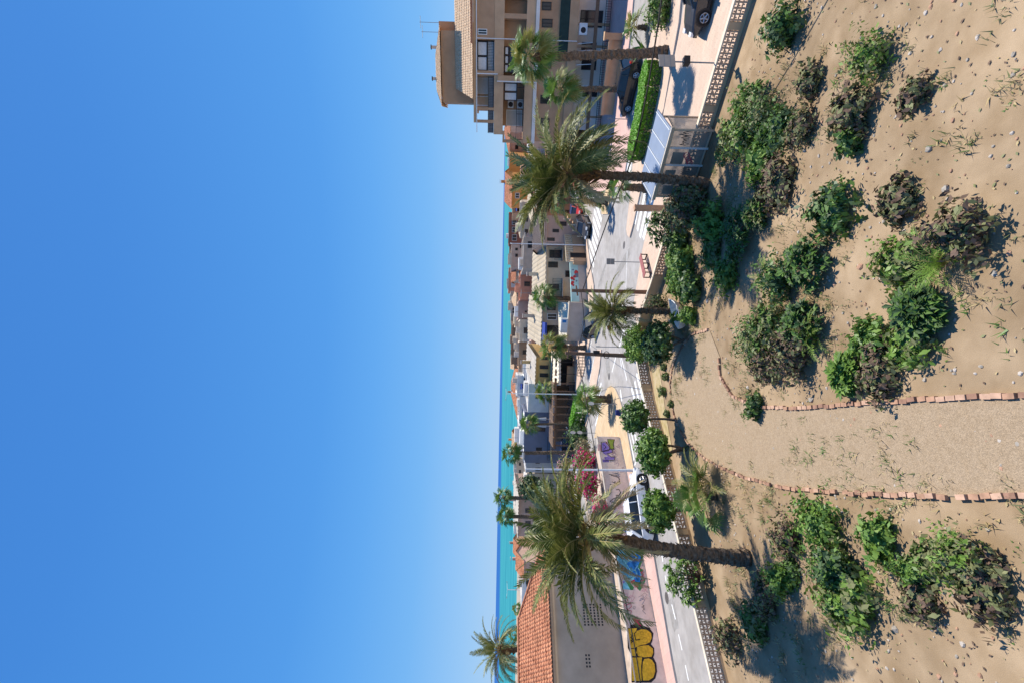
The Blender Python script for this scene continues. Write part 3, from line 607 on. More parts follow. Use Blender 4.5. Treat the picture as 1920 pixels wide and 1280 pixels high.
# more of the near garden: beds of mixed shrubs either side of the path
rng = random.Random(31); kinds = ['woolly grey', 'wiry olive', 'glossy green', 'pale green', 'dark small leaved', 'dry twiggy', 'broad leaved', 'feathery green']
beds = [('right bed below the palm shadow', 1560, 420, 150, 210, 12), ('left bed beyond the path', 1560, 1090, 150, 110, 8), ('far right bed at the frame edge', 1600, 130, 130, 110, 6), ('bed inside the path bend', 1480, 640, 60, 80, 5), ('nearest right bed beside the path', 1790, 560, 90, 130, 7), ('nearest left bed', 1790, 1130, 90, 100, 5)]
pos = ['first', 'second', 'third', 'fourth', 'fifth', 'sixth', 'seventh', 'eighth', 'ninth', 'tenth', 'eleventh', 'twelfth']
for bn, bX, bY, sx_, sy_, n_ in beds:
    cand = sorted(((bX + rng.uniform(-sx_, sx_), bY + rng.uniform(-sy_, sy_)) for k in range(n_)), key=lambda q: q[0])
    for k, (X, Y) in enumerate(cand):
        i = rng.randrange(8); r = rng.uniform(22, 62); lab = f'{kinds[i]} shrub in the {bn}, {pos[k]} farthest'
        ms = [[leaf_olive, leaf_mid], [leaf_olive, brown_m, leaf_olive], [leaf_mid, leaf_light], [leaf_light, leaf_olive], [leaf_dark, leaf_mid], [brown_m, leaf_olive, brown_m], [leaf_mid, leaf_dark], [leaf_light, leaf_mid]][i]
        if i == 6: q = gbase(X, Y); rosette_shrub(lab, q, r * q.y / FPX, r * q.y / FPX, r * .7 * q.y / FPX, 80, .24, ms, 300 + k + bX, group='shrubs in the near garden')
        elif i == 7:
            q = gbase(X, Y); t = thing('shrub', lab, 'shrub', q, 'shrubs in the near garden'); mb = MB()
            for j in range(26): frond(mb, q, rng.uniform(0, 6.28), R(rng.uniform(30, 85)), rng.uniform(.6, 1.2), R(70), 16, .16, .025, rng, leaf_light)
            mb.build('foliage', t)
        else: gsh(lab, X, Y, r, r * rng.uniform(.4, .9), int(1500 + r * 30), rng.uniform(.045, .085), ms, 300 + k + bX, group='shrubs in the near garden', lump=1.5, ryp=r * rng.uniform(.6, 1.1), shell=.15)
# weeds in drifts, dead leaves, and stones over the soil
def inside(x, y): return y < 30.2 - abs(x) - .3 and -14 < x < 17 and y > 7
mb = MB(); lt = MB(); st_ = MB(); rng = random.Random(77)
for k in range(9000):
    x = rng.uniform(-14, 17); y = rng.uniform(7.5, 29)
    if not inside(x, y): continue
    d_ = noise.noise(V((x * .45, y * .45, 3))) + .5 * noise.noise(V((x * 1.7, y * 1.7, 8)))
    p = V((x, y, zg + .01))
    if d_ > .12 and rng.random() < .75:
        mm = rng.choice([leaf_olive, leaf_mid, frond_y, frond_y, leaf_olive]); hgt = rng.uniform(.04, .2) * (1 + d_)
        for j in range(rng.randint(5, 14)):
            a = rng.uniform(0, 6.28); d = V((math.cos(a), math.sin(a), rng.uniform(.3, 2.2))).normalized(); s_ = V((-d.y, d.x, 0)) * rng.uniform(.012, .03); q = p + V((rng.uniform(-.16, .16), rng.uniform(-.16, .16), 0))
            mb.idx([q - s_, q + s_, q + d * hgt], [(0, 1, 2)], mm)
    elif rng.random() < .6:
        mm = rng.choice([frond_y, brown_m, brown_m, leaf_olive]); a = rng.uniform(0, 6.28); d = V((math.cos(a), math.sin(a), .12)); s_ = V((-d.y, d.x, .1)); l = rng.uniform(.02, .06); q = p + V((0, 0, .012))
        lt.idx([q - d * l, q + s_ * l * .5, q + d * l, q - s_ * l * .5], [(0, 1, 2, 3)], mm)
    else:
        r = rng.uniform(.012, .05) * (2 if rng.random() < .05 else 1); st_.ball(p, r * rng.uniform(.8, 1.4), r, r * .6, rng.choice([conc, brickedge, gravel_s]), 6, 4, .5, k)
tag(mb.build('ground_cover'), kind='stuff'); tag(lt.build('fallen_leaves'), kind='stuff'); tag(st_.build('pebbles'), kind='stuff')
# hedge on the island strip and planting beside it
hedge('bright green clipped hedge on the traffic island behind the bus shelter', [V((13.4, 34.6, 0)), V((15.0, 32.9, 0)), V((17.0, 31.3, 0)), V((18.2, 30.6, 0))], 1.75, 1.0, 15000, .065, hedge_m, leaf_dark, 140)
shrub('bushy yellow green shrub on the strip at the right edge by the fan palm', V((20.6, 29.3, .12)), 1.3, .8, .75, 2600, .09, [leaf_olive, leaf_mid, leaf_light], 141)
c = G(1210, 92, .12); t = thing('agave', 'broad leaved green agave in front of the dark parked car', 'plant', c); mb = MB(); rng = random.Random(8)
for k in range(13):
    a = k * 2.4; e = R(rng.uniform(40, 80)); d = V((math.cos(a) * math.cos(e), math.sin(a) * math.cos(e), math.sin(e))); s = d.cross(V((0, 0, 1))).normalized(); l = rng.uniform(.9, 1.35)
    m1 = c + d * l * .5; tip = c + d * l + V((math.cos(a) * .15, math.sin(a) * .15, -.08)); th = V((d.y, -d.x, .4)) * .02
    mb.idx([c - s * .05, c + s * .05, m1 + s * .13, tip, m1 - s * .13, m1 + s.cross(d) * -.04], [(0, 1, 5), (1, 2, 5), (2, 3, 5), (3, 4, 5), (4, 0, 5)], fan_m)
mb.build('leaves', t)
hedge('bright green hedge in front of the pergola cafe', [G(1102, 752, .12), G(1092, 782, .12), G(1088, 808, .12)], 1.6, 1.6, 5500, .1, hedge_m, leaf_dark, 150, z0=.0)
shrub('dark rounded bush by the round cafe signs', G(1098, 818, 0), 1.7, 1.4, 1.3, 2200, .12, [leaf_dark, leaf_dark, leaf_mid], 151)
# ------------------------------------------------------------------ building materials
def stucco(n, c, **k): return mat(n, c, .92, k.pop('var', .07), k.pop('scale', 1.3), .25, 40, wear=k.pop('wear', .16), **k)
tan = stucco('tan_stucco', (.50, .305, .18), wear=.24); tan_l = stucco('light_tan_stucco', (.60, .39, .235), wear=.24); grey_st = stucco('grey_stucco', (.55, .45, .35), wear=.25)
ochre = stucco('ochre_stucco', (.62, .40, .16)); white_st = stucco('white_stucco', (.78, .75, .70)); cream = stucco('cream_stucco', (.76, .62, .43))
pinkish = stucco('pink_stucco', (.58, .39, .30)); coral = stucco('coral_stucco', (.68, .28, .17)); slate = stucco('slate_blue_stucco', (.20, .21, .265)); orange_st = stucco('orange_stucco', (.70, .34, .10))
brick_red = stucco('brick_red_stucco', (.33, .14, .095)); beige = stucco('beige_stucco', (.62, .51, .38)); umber = stucco('umber_stucco', (.32, .20, .13))
wall_pink = mat('painted_wall', (.79, .64, .55), .92, .12, 2.2, .5, 30, wear=.22, detail=8)
tiles = mat('roof_tile', (.36, .12, .06), .9, .25, 4.5, .3, 30, col2=(.66, .31, .17), wear=.35, detail=8); tiles_l = mat('pale_roof_tile', (.50, .31, .18), .9, .25, 7, .3, 30, col2=(.72, .54, .36))
rib_m = mat('ribbed_roof', (.47, .39, .28), .85, .1, 1.2, wear=.3); rib_b = mat('grey_ribbed_roof', (.44, .39, .33), .85, .1, 1.2, wear=.3)
glass = mat('dark_glass', (.02, .024, .03), .12, .3, 1.5, spec=.6); frame_w = mat('white_frame', (.72, .72, .70), .5, .04, 4); frame_d = mat('dark_frame', (.025, .025, .028), .5, .1, 4)
frame_b = mat('brown_frame', (.13, .08, .05), .6, .15, 6); curtain = mat('pale_blind', (.60, .60, .60), .7, .06, 6); shutter = mat('shutter', (.50, .48, .45), .7, .05, 3)
awn_c = mat('cream_awning', (.74, .66, .52), .85, .08, 3, wear=.12); awn_b = mat('blue_awning', (.03, .06, .28), .8, .1, 3); metal = mat('galvanised_metal', (.45, .46, .47), .45, .08, 8, metal=.6)
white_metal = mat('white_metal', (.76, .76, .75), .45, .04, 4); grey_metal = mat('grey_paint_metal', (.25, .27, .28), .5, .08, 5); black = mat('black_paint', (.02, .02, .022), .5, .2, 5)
mural_m = mat('turquoise_mural', (.36, .60, .56), .9, .12, 1.2, col2=(.50, .70, .66)); mural_r = mat('mural_red', (.55, .05, .05), .9, .2, 3); wood = mat('dark_timber', (.20, .12, .075), .8, .25, 6, stretch=(1, 1, 6))

def roof_sheet(mb, O, U, W, wl, ul, ur, pitch, amp, m, course=.38):
    """corrugated slope: O lower left corner, U along the eave, W up the slope; ul(v), ur(v) limits"""
    U = V(U).normalized(); W = V(W).normalized(); N = U.cross(W).normalized()
    if N.z < 0: N = -N
    u0 = min(ul(0), ul(wl)); u1 = max(ur(0), ur(wl)); step = pitch / 5; nu = max(2, int((u1 - u0) / step)); nv = max(1, int(wl / course))
    vs = []; fs = []; 
    for j in range(nv):
        for e in (0, 1):
            v = wl * (j + e) / nv
            for i in range(nu + 1):
                u = min(max(u0 + (u1 - u0) * i / nu, ul(v)), ur(v)); c = abs(math.sin(math.pi * u / pitch)) if pitch < .45 else (1 if (u / pitch) % 1 < .5 else 0)
                jt = noise.noise(O + U * (math.floor(u / pitch) * 3.1) + W * j * 2.7) * .02 if pitch < .45 else 0
                vs.append(O + U * u + W * v + N * (jt + amp * c + (.035 if course < 1 else 0) * (1 - e)))
    for r in range(2 * nv - 1):
        for i in range(nu): a = r * (nu + 1) + i; fs.append((a, a + 1, a + nu + 2, a + nu + 1))
    mb.idx(vs, fs, m)
def window(p, pl, u0, u1, z0, z1, n=0.0, fr=frame_d, gl=glass, kind='window', bars=1, t=.05):
    if u0 > u1: u0, u1 = u1, u0
    if z0 > z1: z0, z1 = z1, z0
    m = MB(); f = min(.07, (u1 - u0) * .12)
    pl.box(m, u0, u0 + f, z0, z1, n + .002, n + t, fr); pl.box(m, u1 - f, u1, z0, z1, n + .002, n + t, fr); pl.box(m, u0 + f, u1 - f, z1 - f, z1, n + .002, n + t, fr); pl.box(m, u0 + f, u1 - f, z0, z0 + f, n + .002, n + t, fr)
    for k in range(bars):
        uc = u0 + (u1 - u0) * (k + 1) / (bars + 1); pl.box(m, uc - .025, uc + .025, z0 + f, z1 - f, n + .002, n + t, fr)
    o = m.build(kind, p); g = MB(); pl.box(g, u0 + f, u1 - f, z0 + f, z1 - f, n + .001, n + .018, gl); q = g.build('pane' if kind == 'window' else 'panel', o)
    ORG[q.name] = ORG[p.name]; return o
def railing(p, pl, u0, u1, z0, z1, n, m=black, step=.13, horiz=False):
    if u0 > u1: u0, u1 = u1, u0
    g = MB()
    for z in (z0, z1 - .05): pl.box(g, u0, u1, z, z + .05, n - .025, n + .025, m)
    if horiz:
        k = z0 + .13
        while k < z1 - .1: pl.box(g, u0, u1, k, k + .03, n - .012, n + .012, m); k += .13
        for i in range(int((u1 - u0) / 1.2) + 1): pl.box(g, u0 + i * 1.2, u0 + i * 1.2 + .05, z0 + .05, z1 - .05, n - .02, n + .02, m)
    else:
        u = u0
        while u < u1: pl.box(g, u, u + .03, z0 + .05, z1 - .05, n - .012, n + .012, m); u += step
    return g.build('railing', p)
def house(name, label, YL, YR, y0, y1, Xt, depth, wm, roof='flat', rm=conc, rise=1.0, wins=(), zb=0.0, cat='house', over=.25, group=None, pitch=.25, parapet=.35, extra=None, z_top=None, auto=0):
    a = D(940, YL, y0); b = D(940, YR, y1); pl = Plane(a, b); L = pl.len; Ym = (YL + YR) / 2
    zt = z_top if z_top is not None else pl.hit(Xt, Ym)[1]
    t = thing(name, label, cat, pl.pt(L / 2, zb, -depth / 2), group)
    m = MB(); pl.box(m, 0, L, zb - .05, zt, -depth, 0, wm); m.build('wall', t)
    r = MB()
    if roof == 'flat':
        pl.box(r, -.04, L + .04, zt + .002, zt + parapet, -.2, .04, wm); pl.box(r, -.04, L + .04, zt + .002, zt + parapet, -depth - .04, -depth + .2, wm)
        pl.box(r, -.04, .2, zt + .002, zt + parapet, -depth + .2, -.2, wm); pl.box(r, L - .2, L + .04, zt + .002, zt + parapet, -depth + .2, -.2, wm)
        pl.box(r, .2, L - .2, zt + .003, zt + .08, -depth + .2, -.2, rm)
    elif roof in ('ridge', 'shed', 'hip'):
        half = depth / 2 if roof != 'shed' else depth; k = over
        up = math.hypot(half + k, rise); W = (-pl.n) * (half + k) + V((0, 0, rise * (half + k) / half)); z0 = zt - rise * k / half + .02
        hip = (half if roof == 'hip' else 0.0); up = W.length
        hf = min(hip, L / 2 - .2) / (up) if hip else 0
        roof_sheet(r, pl.pt(-k, z0, k), pl.d, W, up, lambda v: v * hf, lambda v: L + 2 * k - v * hf, pitch, .06, rm, .38 if pitch < .45 else 3)
        if roof != 'shed':
            W2 = pl.n * (half + k) + V((0, 0, rise * (half + k) / half)); roof_sheet(r, pl.pt(-k, z0, -depth - k), pl.d, W2, up, lambda v: v * hf, lambda v: L + 2 * k - v * hf, pitch, .06, rm, .38 if pitch < .45 else 3)
            if roof == 'ridge':
                for u in (0, L): m2 = [pl.pt(u, zt, 0), pl.pt(u, zt, -depth), pl.pt(u, zt + rise, -depth / 2)]; r.face(m2, wm)
            else:
                run = min(hip, L / 2 - .2)
                for s, u in ((1, -k), (-1, L + k)):
                    WW = pl.d * s * run + V((0, 0, rise * (half + k) / half)); wl = WW.length
                    roof_sheet(r, pl.pt(u, z0, k), -pl.n, WW, wl, lambda v: v / wl * (half + k), lambda v: depth + 2 * k - v / wl * (half + k), pitch, .06, rm)
        else:
            for u in (0, L): r.face([pl.pt(u, zt, 0), pl.pt(u, zt, -depth), pl.pt(u, zt + rise, -depth)], wm)
            r.face([pl.pt(0, zt, -depth), pl.pt(L, zt, -depth), pl.pt(L, zt + rise, -depth), pl.pt(0, zt + rise, -depth)], wm)
        pl.box(r, -k, L + k, z0 - .14, z0 - .01, k - .05, k + .02, frame_w if wm in (white_st,) else wm)
    r.build('roof', t)
    for wv in wins:
        X0, X1, Yl, Yr = wv[:4]; u0, u1, z0, z1 = pl.rect(X0, X1, Yl, Yr); kd = wv[4] if len(wv) > 4 else 'window'
        if kd == 'door': window(t, pl, u0, u1, max(z0, zb), z1, 0, frame_b, umber, 'door', 0)
        elif kd == 'shutter': window(t, pl, u0, u1, z0, z1, 0, frame_w, shutter, 'window', 0)
        elif kd == 'white': window(t, pl, u0, u1, z0, z1, 0, frame_w, glass)
        else: window(t, pl, u0, u1, z0, z1)
    rg = random.Random(int(abs(YL * 7 + YR * 3 + y0)))
    if roof == 'flat' and L > 3:
        for k in range(rg.choice((1, 1, 2))):
            hw_ = rg.uniform(.5, 1.1); u = rg.uniform(.1 * L + hw_, .9 * L - hw_); nn_ = -depth * rg.uniform(.45, .75); hh = rg.uniform(.5, 1.15); m = MB(); pl.box(m, u - hw_, u + hw_, zt + .08, zt + hh, nn_ - 1.2, nn_ + .6, rg.choice((wm, white_st, conc))); m.build('roof_hut', t)
        m = MB(); u = rg.uniform(.1, .9) * L; p = pl.pt(u, zt + .08, -depth * .3); m.box(p, .16, .16, rg.uniform(.4, .8), conc); m.build('chimney', t)
    elif L > 3:
        m = MB(); u = rg.uniform(.2, .8) * L; p = pl.pt(u, zt + .1, -depth * .55); m.box(p, .45, .45, rise + rg.uniform(.5, .8), wm); m.box(p + V((0, 0, rise + .85)), .6, .6, .08, conc); m.build('chimney', t)
    if auto:
        n_ = max(1, int(L / 2.6)); 
        for row in range(auto):
            zc = zt - .75 - row * 2.7
            for k in range(n_):
                u = L * (k + .5) / n_ + rg.uniform(-.25, .25)
                if rg.random() < .2 or zc < 1.2: continue
                ww = rg.choice((.45, .55, .7)); window(t, pl, u - ww, u + ww, zc - .75, zc + .35, 0, rg.choice((frame_w, frame_d, frame_b)), rg.choice((glass, glass, shutter)))
                if rg.random() < .3 and row == 0:
                    m = MB(); pl.box(m, u - 1.0, u + 1.0, zc - .9, zc - .78, .002, .75, rg.choice((conc, white_st))); m.build('balcony', t); railing(t, pl, u - .98, u + .98, zc - .775, zc + .1, .7, rg.choice((frame_d, frame_w)), .22)
                elif rg.random() < .25:
                    m = MB(); m.face([pl.pt(u - ww - .1, zc + .45, .02), pl.pt(u - ww - .1, zc + .15, .6), pl.pt(u + ww + .1, zc + .15, .6), pl.pt(u + ww + .1, zc + .45, .02)], rg.choice((awn_c, awn_b, brick_red))); m.build('awning', t)
    if L > 4 and not extra and rg.random() < .6: m = MB(); pl.box(m, -.02, L + .02, zt - 2.75, zt - 2.6, .001, .06, rg.choice((conc, white_st, wm))); m.build('string_course', t)
    if extra: extra(t, pl, zt, L)
    return t, pl, zt

# ------------------------------------------------------------------ wall with graffiti and the raised yard behind it
ga = G(1243, 1239, .12); gb = G(1161.5, 818, .12); gw = Plane(ga, gb); zt = 1.9
t = thing('graffiti_wall', 'long pinkish street wall covered with yellow, blue and purple graffiti', 'wall', gw.pt(gw.len / 2, .12))
m = MB(); gw.box(m, -4.5, gw.len, 0, zt, -.28, 0, wall_pink); m.build('wall_panel', t)
m = MB(); gw.box(m, -4.5, gw.len + .03, zt + .002, zt + .07, -.31, .03, conc); m.build('coping', t)
GM = {}
def gcol(n, c): return mat('spray_' + n, c, .85, .22, 7, wear=.18, detail=8)
yel, blk, red, lbl, dbl, grn, pur, lim, rosec = gcol('yellow', (.72, .43, .03)), gcol('black', (.02, .018, .02)), gcol('red', (.55, .03, .09)), gcol('light_blue', (.22, .62, .74)), gcol('blue', (.02, .20, .56)), gcol('green', (.06, .25, .09)), gcol('purple', (.26, .18, .50)), gcol('lime', (.28, .36, .06)), gcol('rose', (.62, .30, .33))
def tri_poly(mb, pts, m):
    mb.face(pts, m)
def C1(x, y): return (1080 + x / 6.245, 1040 + y / 6.245)
def C2(x, y): return (1080 + x / 5.333, 800 + y / 5.333)
def C6(x, y): return (900 + x / 4.8, 880 + y / 4.8)
def gp(mb, cf, pts, m, k):
    q = [gw.P(*cf(x, y), n=.002 + .002 * k) for x, y in pts]
    nrm = V((0, 0, 0))
    for i in range(len(q)): nrm += (q[i] - q[0]).cross(q[(i + 1) % len(q)] - q[0])
    mb.face(q if nrm.dot(gw.n) > 0 else list(reversed(q)), m)
def gs(mb, cf, pts, m, k, wd=.035):
    q = [gw.P(*cf(x, y), n=.002 + .002 * k) for x, y in pts]
    for a, b in zip(q, q[1:]):
        d = (b - a);
        if d.length < 1e-4: continue
        d.normalize(); s = gw.n.cross(d) * wd / 2; mb.face([a - s - d * wd * .3, b - s + d * wd * .3, b + s + d * wd * .3, a + s - d * wd * .3], m)
m = MB()   # yellow bubble letters with a heavy black outline
gp(m, C1, [(632, 812), (720, 806), (800, 828), (862, 850), (908, 915), (895, 1000), (878, 1040), (916, 1085), (918, 1150), (906, 1196), (940, 1260), (950, 1360), (930, 1440), (880, 1490), (650, 1490), (648, 1170), (606, 1085), (596, 850), (632, 850)], blk, 0)
Y1 = [[(612, 858), (712, 853), (704, 888), (770, 865), (832, 872), (880, 912), (886, 965), (866, 1015), (820, 1040), (760, 1050), (682, 1085), (634, 1086)], [(716, 1072), (790, 1054), (850, 1053), (898, 1090), (905, 1140), (885, 1188), (800, 1194), (726, 1180), (712, 1120)],
      [(643, 1098), (690, 1092), (714, 1140), (692, 1184), (652, 1172)], [(657, 1198), (774, 1194), (762, 1300), (770, 1470), (657, 1470)], [(784, 1250), (800, 1214), (850, 1207), (890, 1226), (920, 1275), (928, 1360), (905, 1430), (850, 1465), (785, 1465), (775, 1360)]]
for p in Y1: gp(m, C1, p, yel, 1)
gs(m, C1, [(690, 908), (682, 915), (700, 992), (746, 985)], blk, 2, .05); gs(m, C1, [(706, 892), (690, 908)], blk, 2, .05)
for p in ([(640, 930), (664, 940), (640, 960), (668, 975), (644, 1000), (668, 1010)], [(648, 970), (670, 990), (650, 1024)]): gs(m, C1, p, blk, 2, .05)
for p in ([(760, 890), (790, 900), (785, 930), (755, 925), (760, 890)], [(760, 950), (830, 970), (835, 1010), (780, 1025)], [(800, 960), (770, 990)]): gs(m, C1, p, gcol('ochre', (.45, .25, .02)), 2, .025)
tag(m.build('graffiti', t), 'yellow bubble letters outlined in black')
m = MB(); gp(m, C1, [(665, 812), (690, 795), (676, 775), (684, 765), (660, 728), (690, 748), (684, 708), (712, 748), (712, 700), (730, 750), (748, 745), (752, 780), (765, 828), (730, 838), (722, 808)], red, 0); tag(m.build('graffiti', t), 'small crimson flame shape')
m = MB()   # blue letters with green edge
gp(m, C6, [(1330, 700), (1380, 690), (1440, 710), (1470, 760), (1462, 820), (1440, 880), (1470, 900), (1468, 960), (1490, 985), (1480, 1020), (1440, 1090), (1330, 980), (1300, 800)], grn, 0)
gp(m, C1, [(600, -60), (800, -60), (785, 20), (722, 100), (735, 140), (788, 190), (766, 250), (780, 332), (715, 336), (690, 300), (640, 300)], grn, 0)
gp(m, C1, [(520, -60), (780, -60), (740, 10), (704, 120), (744, 160), (744, 250), (752, 300), (715, 312), (690, 250), (585, 300), (640, 404), (545, 394), (560, 260), (530, 180), (496, 60)], lbl, 1)
gp(m, C1, [(600, -60), (770, -60), (728, 20), (700, 110), (735, 170), (740, 290), (716, 305), (700, 250), (650, 215), (690, 150), (650, 90), (690, 30), (620, 40)], dbl, 2)
gp(m, C1, [(582, 302), (612, 288), (680, 378), (668, 406), (640, 406)], grn, 2)
gp(m, C6, [(1218, 668), (1290, 672), (1340, 690), (1400, 690), (1440, 740), (1444, 800), (1420, 880), (1452, 940), (1440, 1000), (1310, 1010), (1240, 860), (1230, 760)], lbl, 1)
gp(m, C6, [(1340, 692), (1395, 688), (1440, 730), (1446, 800), (1418, 880), (1445, 930), (1440, 1010), (1380, 1000), (1400, 930), (1360, 870), (1330, 900), (1320, 840), (1380, 800), (1370, 750), (1330, 760)], dbl, 2)
gp(m, C6, [(1225, 500), (1275, 470), (1310, 480), (1335, 560), (1230, 570)], grn, 1); gp(m, C6, [(1262, 500), (1305, 490), (1330, 555), (1280, 560)], dbl, 2); gp(m, C6, [(1225, 520), (1262, 505), (1270, 560), (1230, 562)], lbl, 2)
for c in ((1270, 482), (1300, 470), (1240, 740), (1325, 680)): gp(m, C6, [(c[0] - 16, c[1] - 5), (c[0], c[1] - 16), (c[0] + 16, c[1] + 4), (c[0], c[1] + 14)], red, 3)
gp(m, C1, [(640, 300), (688, 282), (684, 318), (655, 325)], red, 3); gp(m, C1, [(545, 300), (580, 310), (555, 330)], pur, 3); gp(m, C1, [(525, 35), (560, 30), (545, 52)], red, 3); gp(m, C1, [(535, 150), (566, 150), (545, 180)], red, 3)
for p in ([(1330, 760), (1360, 730), (1400, 735), (1405, 790), (1360, 820), (1310, 790)], [(1270, 720), (1300, 760), (1280, 800), (1320, 850), (1350, 900), (1400, 905), (1415, 950)]): gs(m, C6, p, lbl, 3, .05)
for p in ([(560, 70), (600, 110), (640, 80), (660, 120), (600, 160)], [(640, 170), (680, 180), (660, 220), (620, 200), (600, 240)], [(720, 120), (690, 170), (715, 220), (690, 260)]): gs(m, C1, p, dbl if p[0][0] < 700 else lbl, 3, .035)
tag(m.build('graffiti', t), 'interlaced blue and turquoise letters edged in green')
m = MB()   # purple and lime letters
gp(m, C2, [(318, 122), (380, 128), (370, 165), (376, 212), (346, 217), (340, 180), (328, 160)], lim, 1); gp(m, C2, [(312, 118), (388, 122), (378, 165), (384, 222), (340, 224), (332, 185), (320, 165)], blk, 0)
for p in ([(258, 158), (292, 150), (332, 205), (322, 226), (262, 238)], [(264, 242), (350, 222), (364, 248), (302, 266), (350, 302), (384, 300), (384, 322), (290, 330), (282, 300), (320, 290), (272, 262)]): gp(m, C2, p, pur, 1)
for p in ([(252, 150), (298, 145), (340, 205), (326, 234), (256, 244), (252, 150)], [(258, 242), (356, 216), (372, 250), (312, 266), (352, 298), (390, 296), (388, 328), (286, 336)], [(280, 175), (300, 200), (280, 215)]): gs(m, C2, p, blk, 2, .05)
gp(m, C2, [(215, 170), (250, 175), (252, 240), (220, 235)], rosec, 0); gp(m, C2, [(262, 320), (330, 330), (330, 350), (268, 350)], pur, 0)
tag(m.build('graffiti', t), 'purple and lime angular letters')
m = MB()   # thin sprayed tags
for p in ([(560, 440), (600, 450), (600, 480), (640, 490), (655, 530), (620, 560), (560, 530), (545, 560), (640, 580)], [(560, 600), (640, 560), (650, 600), (600, 640), (580, 610)], [(600, 640), (650, 650), (640, 690)], [(570, 470), (610, 520), (560, 590)]): gs(m, C1, p, rosec if p[0][1] < 460 else red, 1, .03)
tag(m.build('graffiti', t), 'thin red sprayed signature')
m = MB()
for p in ([(770, 575), (800, 590), (770, 605), (800, 625), (780, 650), (800, 670), (820, 688)], [(790, 590), (800, 640)]): gs(m, C1, p, blk, 1, .022)
for p in ([(730, 490), (770, 470), (800, 440), (830, 460), (800, 500), (760, 500)], [(800, 520), (830, 490)]): gs(m, C1, p, gcol('grey', (.34, .26, .25)), 1, .02)
for p in ([(330, 470), (400, 480), (430, 510), (436, 545), (400, 560), (360, 545)], [(390, 540), (385, 580), (340, 570)], [(400, 625), (430, 620), (445, 650), (430, 680), (400, 680)], [(340, 740), (380, 710), (430, 700), (455, 730), (450, 760), (420, 772), (385, 755), (395, 725), (430, 735), (420, 755)], [(340, 740), (360, 750), (380, 745)], [(350, 480), (420, 500)]): gs(m, C2, p, blk, 1, .05)
for p in ([(395, 455), (420, 470), (430, 500)], [(400, 470), (425, 450)], [(410, 480), (440, 490)], [(360, 455), (440, 470)]): gs(m, C2, p, gcol('steel_blue', (.12, .17, .26)), 1, .04)
rng = random.Random(3)
for k in range(16):
    x, y = 390 + rng.uniform(-8, 25), 180 + k * 9; gs(m, C2, [(x, y), (x + rng.uniform(-12, 12), y + 6), (x + rng.uniform(-8, 8), y + 9)], gcol('grey', (.34, .26, .25)), 1, .015)
tag(m.build('graffiti', t), 'thin black scribbles')
m = MB(); rng = random.Random(21); greys = [gcol('grey', (.34, .26, .25)), rosec, MATS['spray_steel_blue'], red, gcol('mauve', (.36, .26, .36))]
for k in range(34):
    u = rng.uniform(2.5, gw.len - .5); z = rng.uniform(.35, 1.6); mm = rng.choice(greys); q = []; uu = u; s1 = rng.uniform(.08, .2)
    for j in range(rng.randint(6, 14)): q.append(gw.pt(uu + s1 * math.cos(j * 1.9 + k) * .8, z + s1 * 1.1 * math.sin(j * 1.7 + k), .003)); uu += s1 * .3
    for a_, b_ in zip(q, q[1:]):
        d = (b_ - a_).normalized(); s_ = gw.n.cross(d) * .012; m.face([a_ - s_, b_ - s_, b_ + s_, a_ + s_], mm)
tag(m.build('graffiti', t), 'faint small scribbles all along')
yard = MB(); q = [gw.pt(-4.5, 0, -.28), gw.pt(gw.len, 0, -.28), gw.pt(gw.len, 0, -10), gw.pt(-4.5, 0, -9)]; yard.prism([(p.x, p.y) for p in q], -.05, 1.66, mat('yard_earth', (.50, .40, .32), .95, .15, 2, wear=.2), wall_pink)
tag(yard.build('raised_yard'), kind='structure')

# ------------------------------------------------------------------ house with the tiled roof (left)
a = G(1171.6, 1239.5, 1.66); b = G(1154.5, 1109, 1.66); lp = Plane(a, b); ze = lp.hit(1031.5, 1200)[1]
uR = lp.hit(1030, 1012)[0]; uLft = -9.0; dp = 8.6
t = thing('tiled_roof_house', 'plain grey brown house with a red tiled hip roof behind the graffiti wall', 'house', lp.pt(0, 1.66, -4))
m = MB(); lp.box(m, uLft, uR, 1.6, ze, -dp, 0, grey_st); m.build('wall', t)
m = MB(); k = .3; rise = 1.75; half = dp / 2; W = (-lp.n) * (half + k) + V((0, 0, rise * (half + k) / half)); Lr = uR - uLft + 2 * k; z0 = ze - rise * k / half + .05
hf = (half + k) / W.length
roof_sheet(m, lp.pt(uLft - k, z0, k), lp.d, W, W.length, lambda v: 0, lambda v: Lr - v * hf, .24, .07, tiles)
roof_sheet(m, lp.pt(uLft - k, z0, -dp - k), lp.d, lp.n * (half + k) + V((0, 0, rise * (half + k) / half)), W.length, lambda v: 0, lambda v: Lr - v * hf, .24, .07, tiles)
WW = -lp.d * (half + k) + V((0, 0, rise * (half + k) / half)); wl = WW.length
roof_sheet(m, lp.pt(uR + k, z0, k), -lp.n, WW, wl, lambda v: v * hf, lambda v: dp + 2 * k - v * hf, .24, .07, tiles)
for s in (0,):
    e0 = lp.pt(uR + k, z0 + .08, k); e1 = e0 - lp.d * (half + k) - lp.n * (half + k) + V((0, 0, rise * (half + k) / half)); m.tube([e0, e1], .11, 7, tiles); m.tube([e1, e1 - lp.d * (Lr - half - k)], .11, 7, tiles)
m.build('roof', t)
m = MB(); lp.box(m, uLft - k, uR + k, z0 - .2, z0 - .02, .12, k - .03, tan_l); lp.box(m, uLft - k, uR, z0 - .34, z0 - .2, .002, .14, cream); m.build('eave_moulding', t)
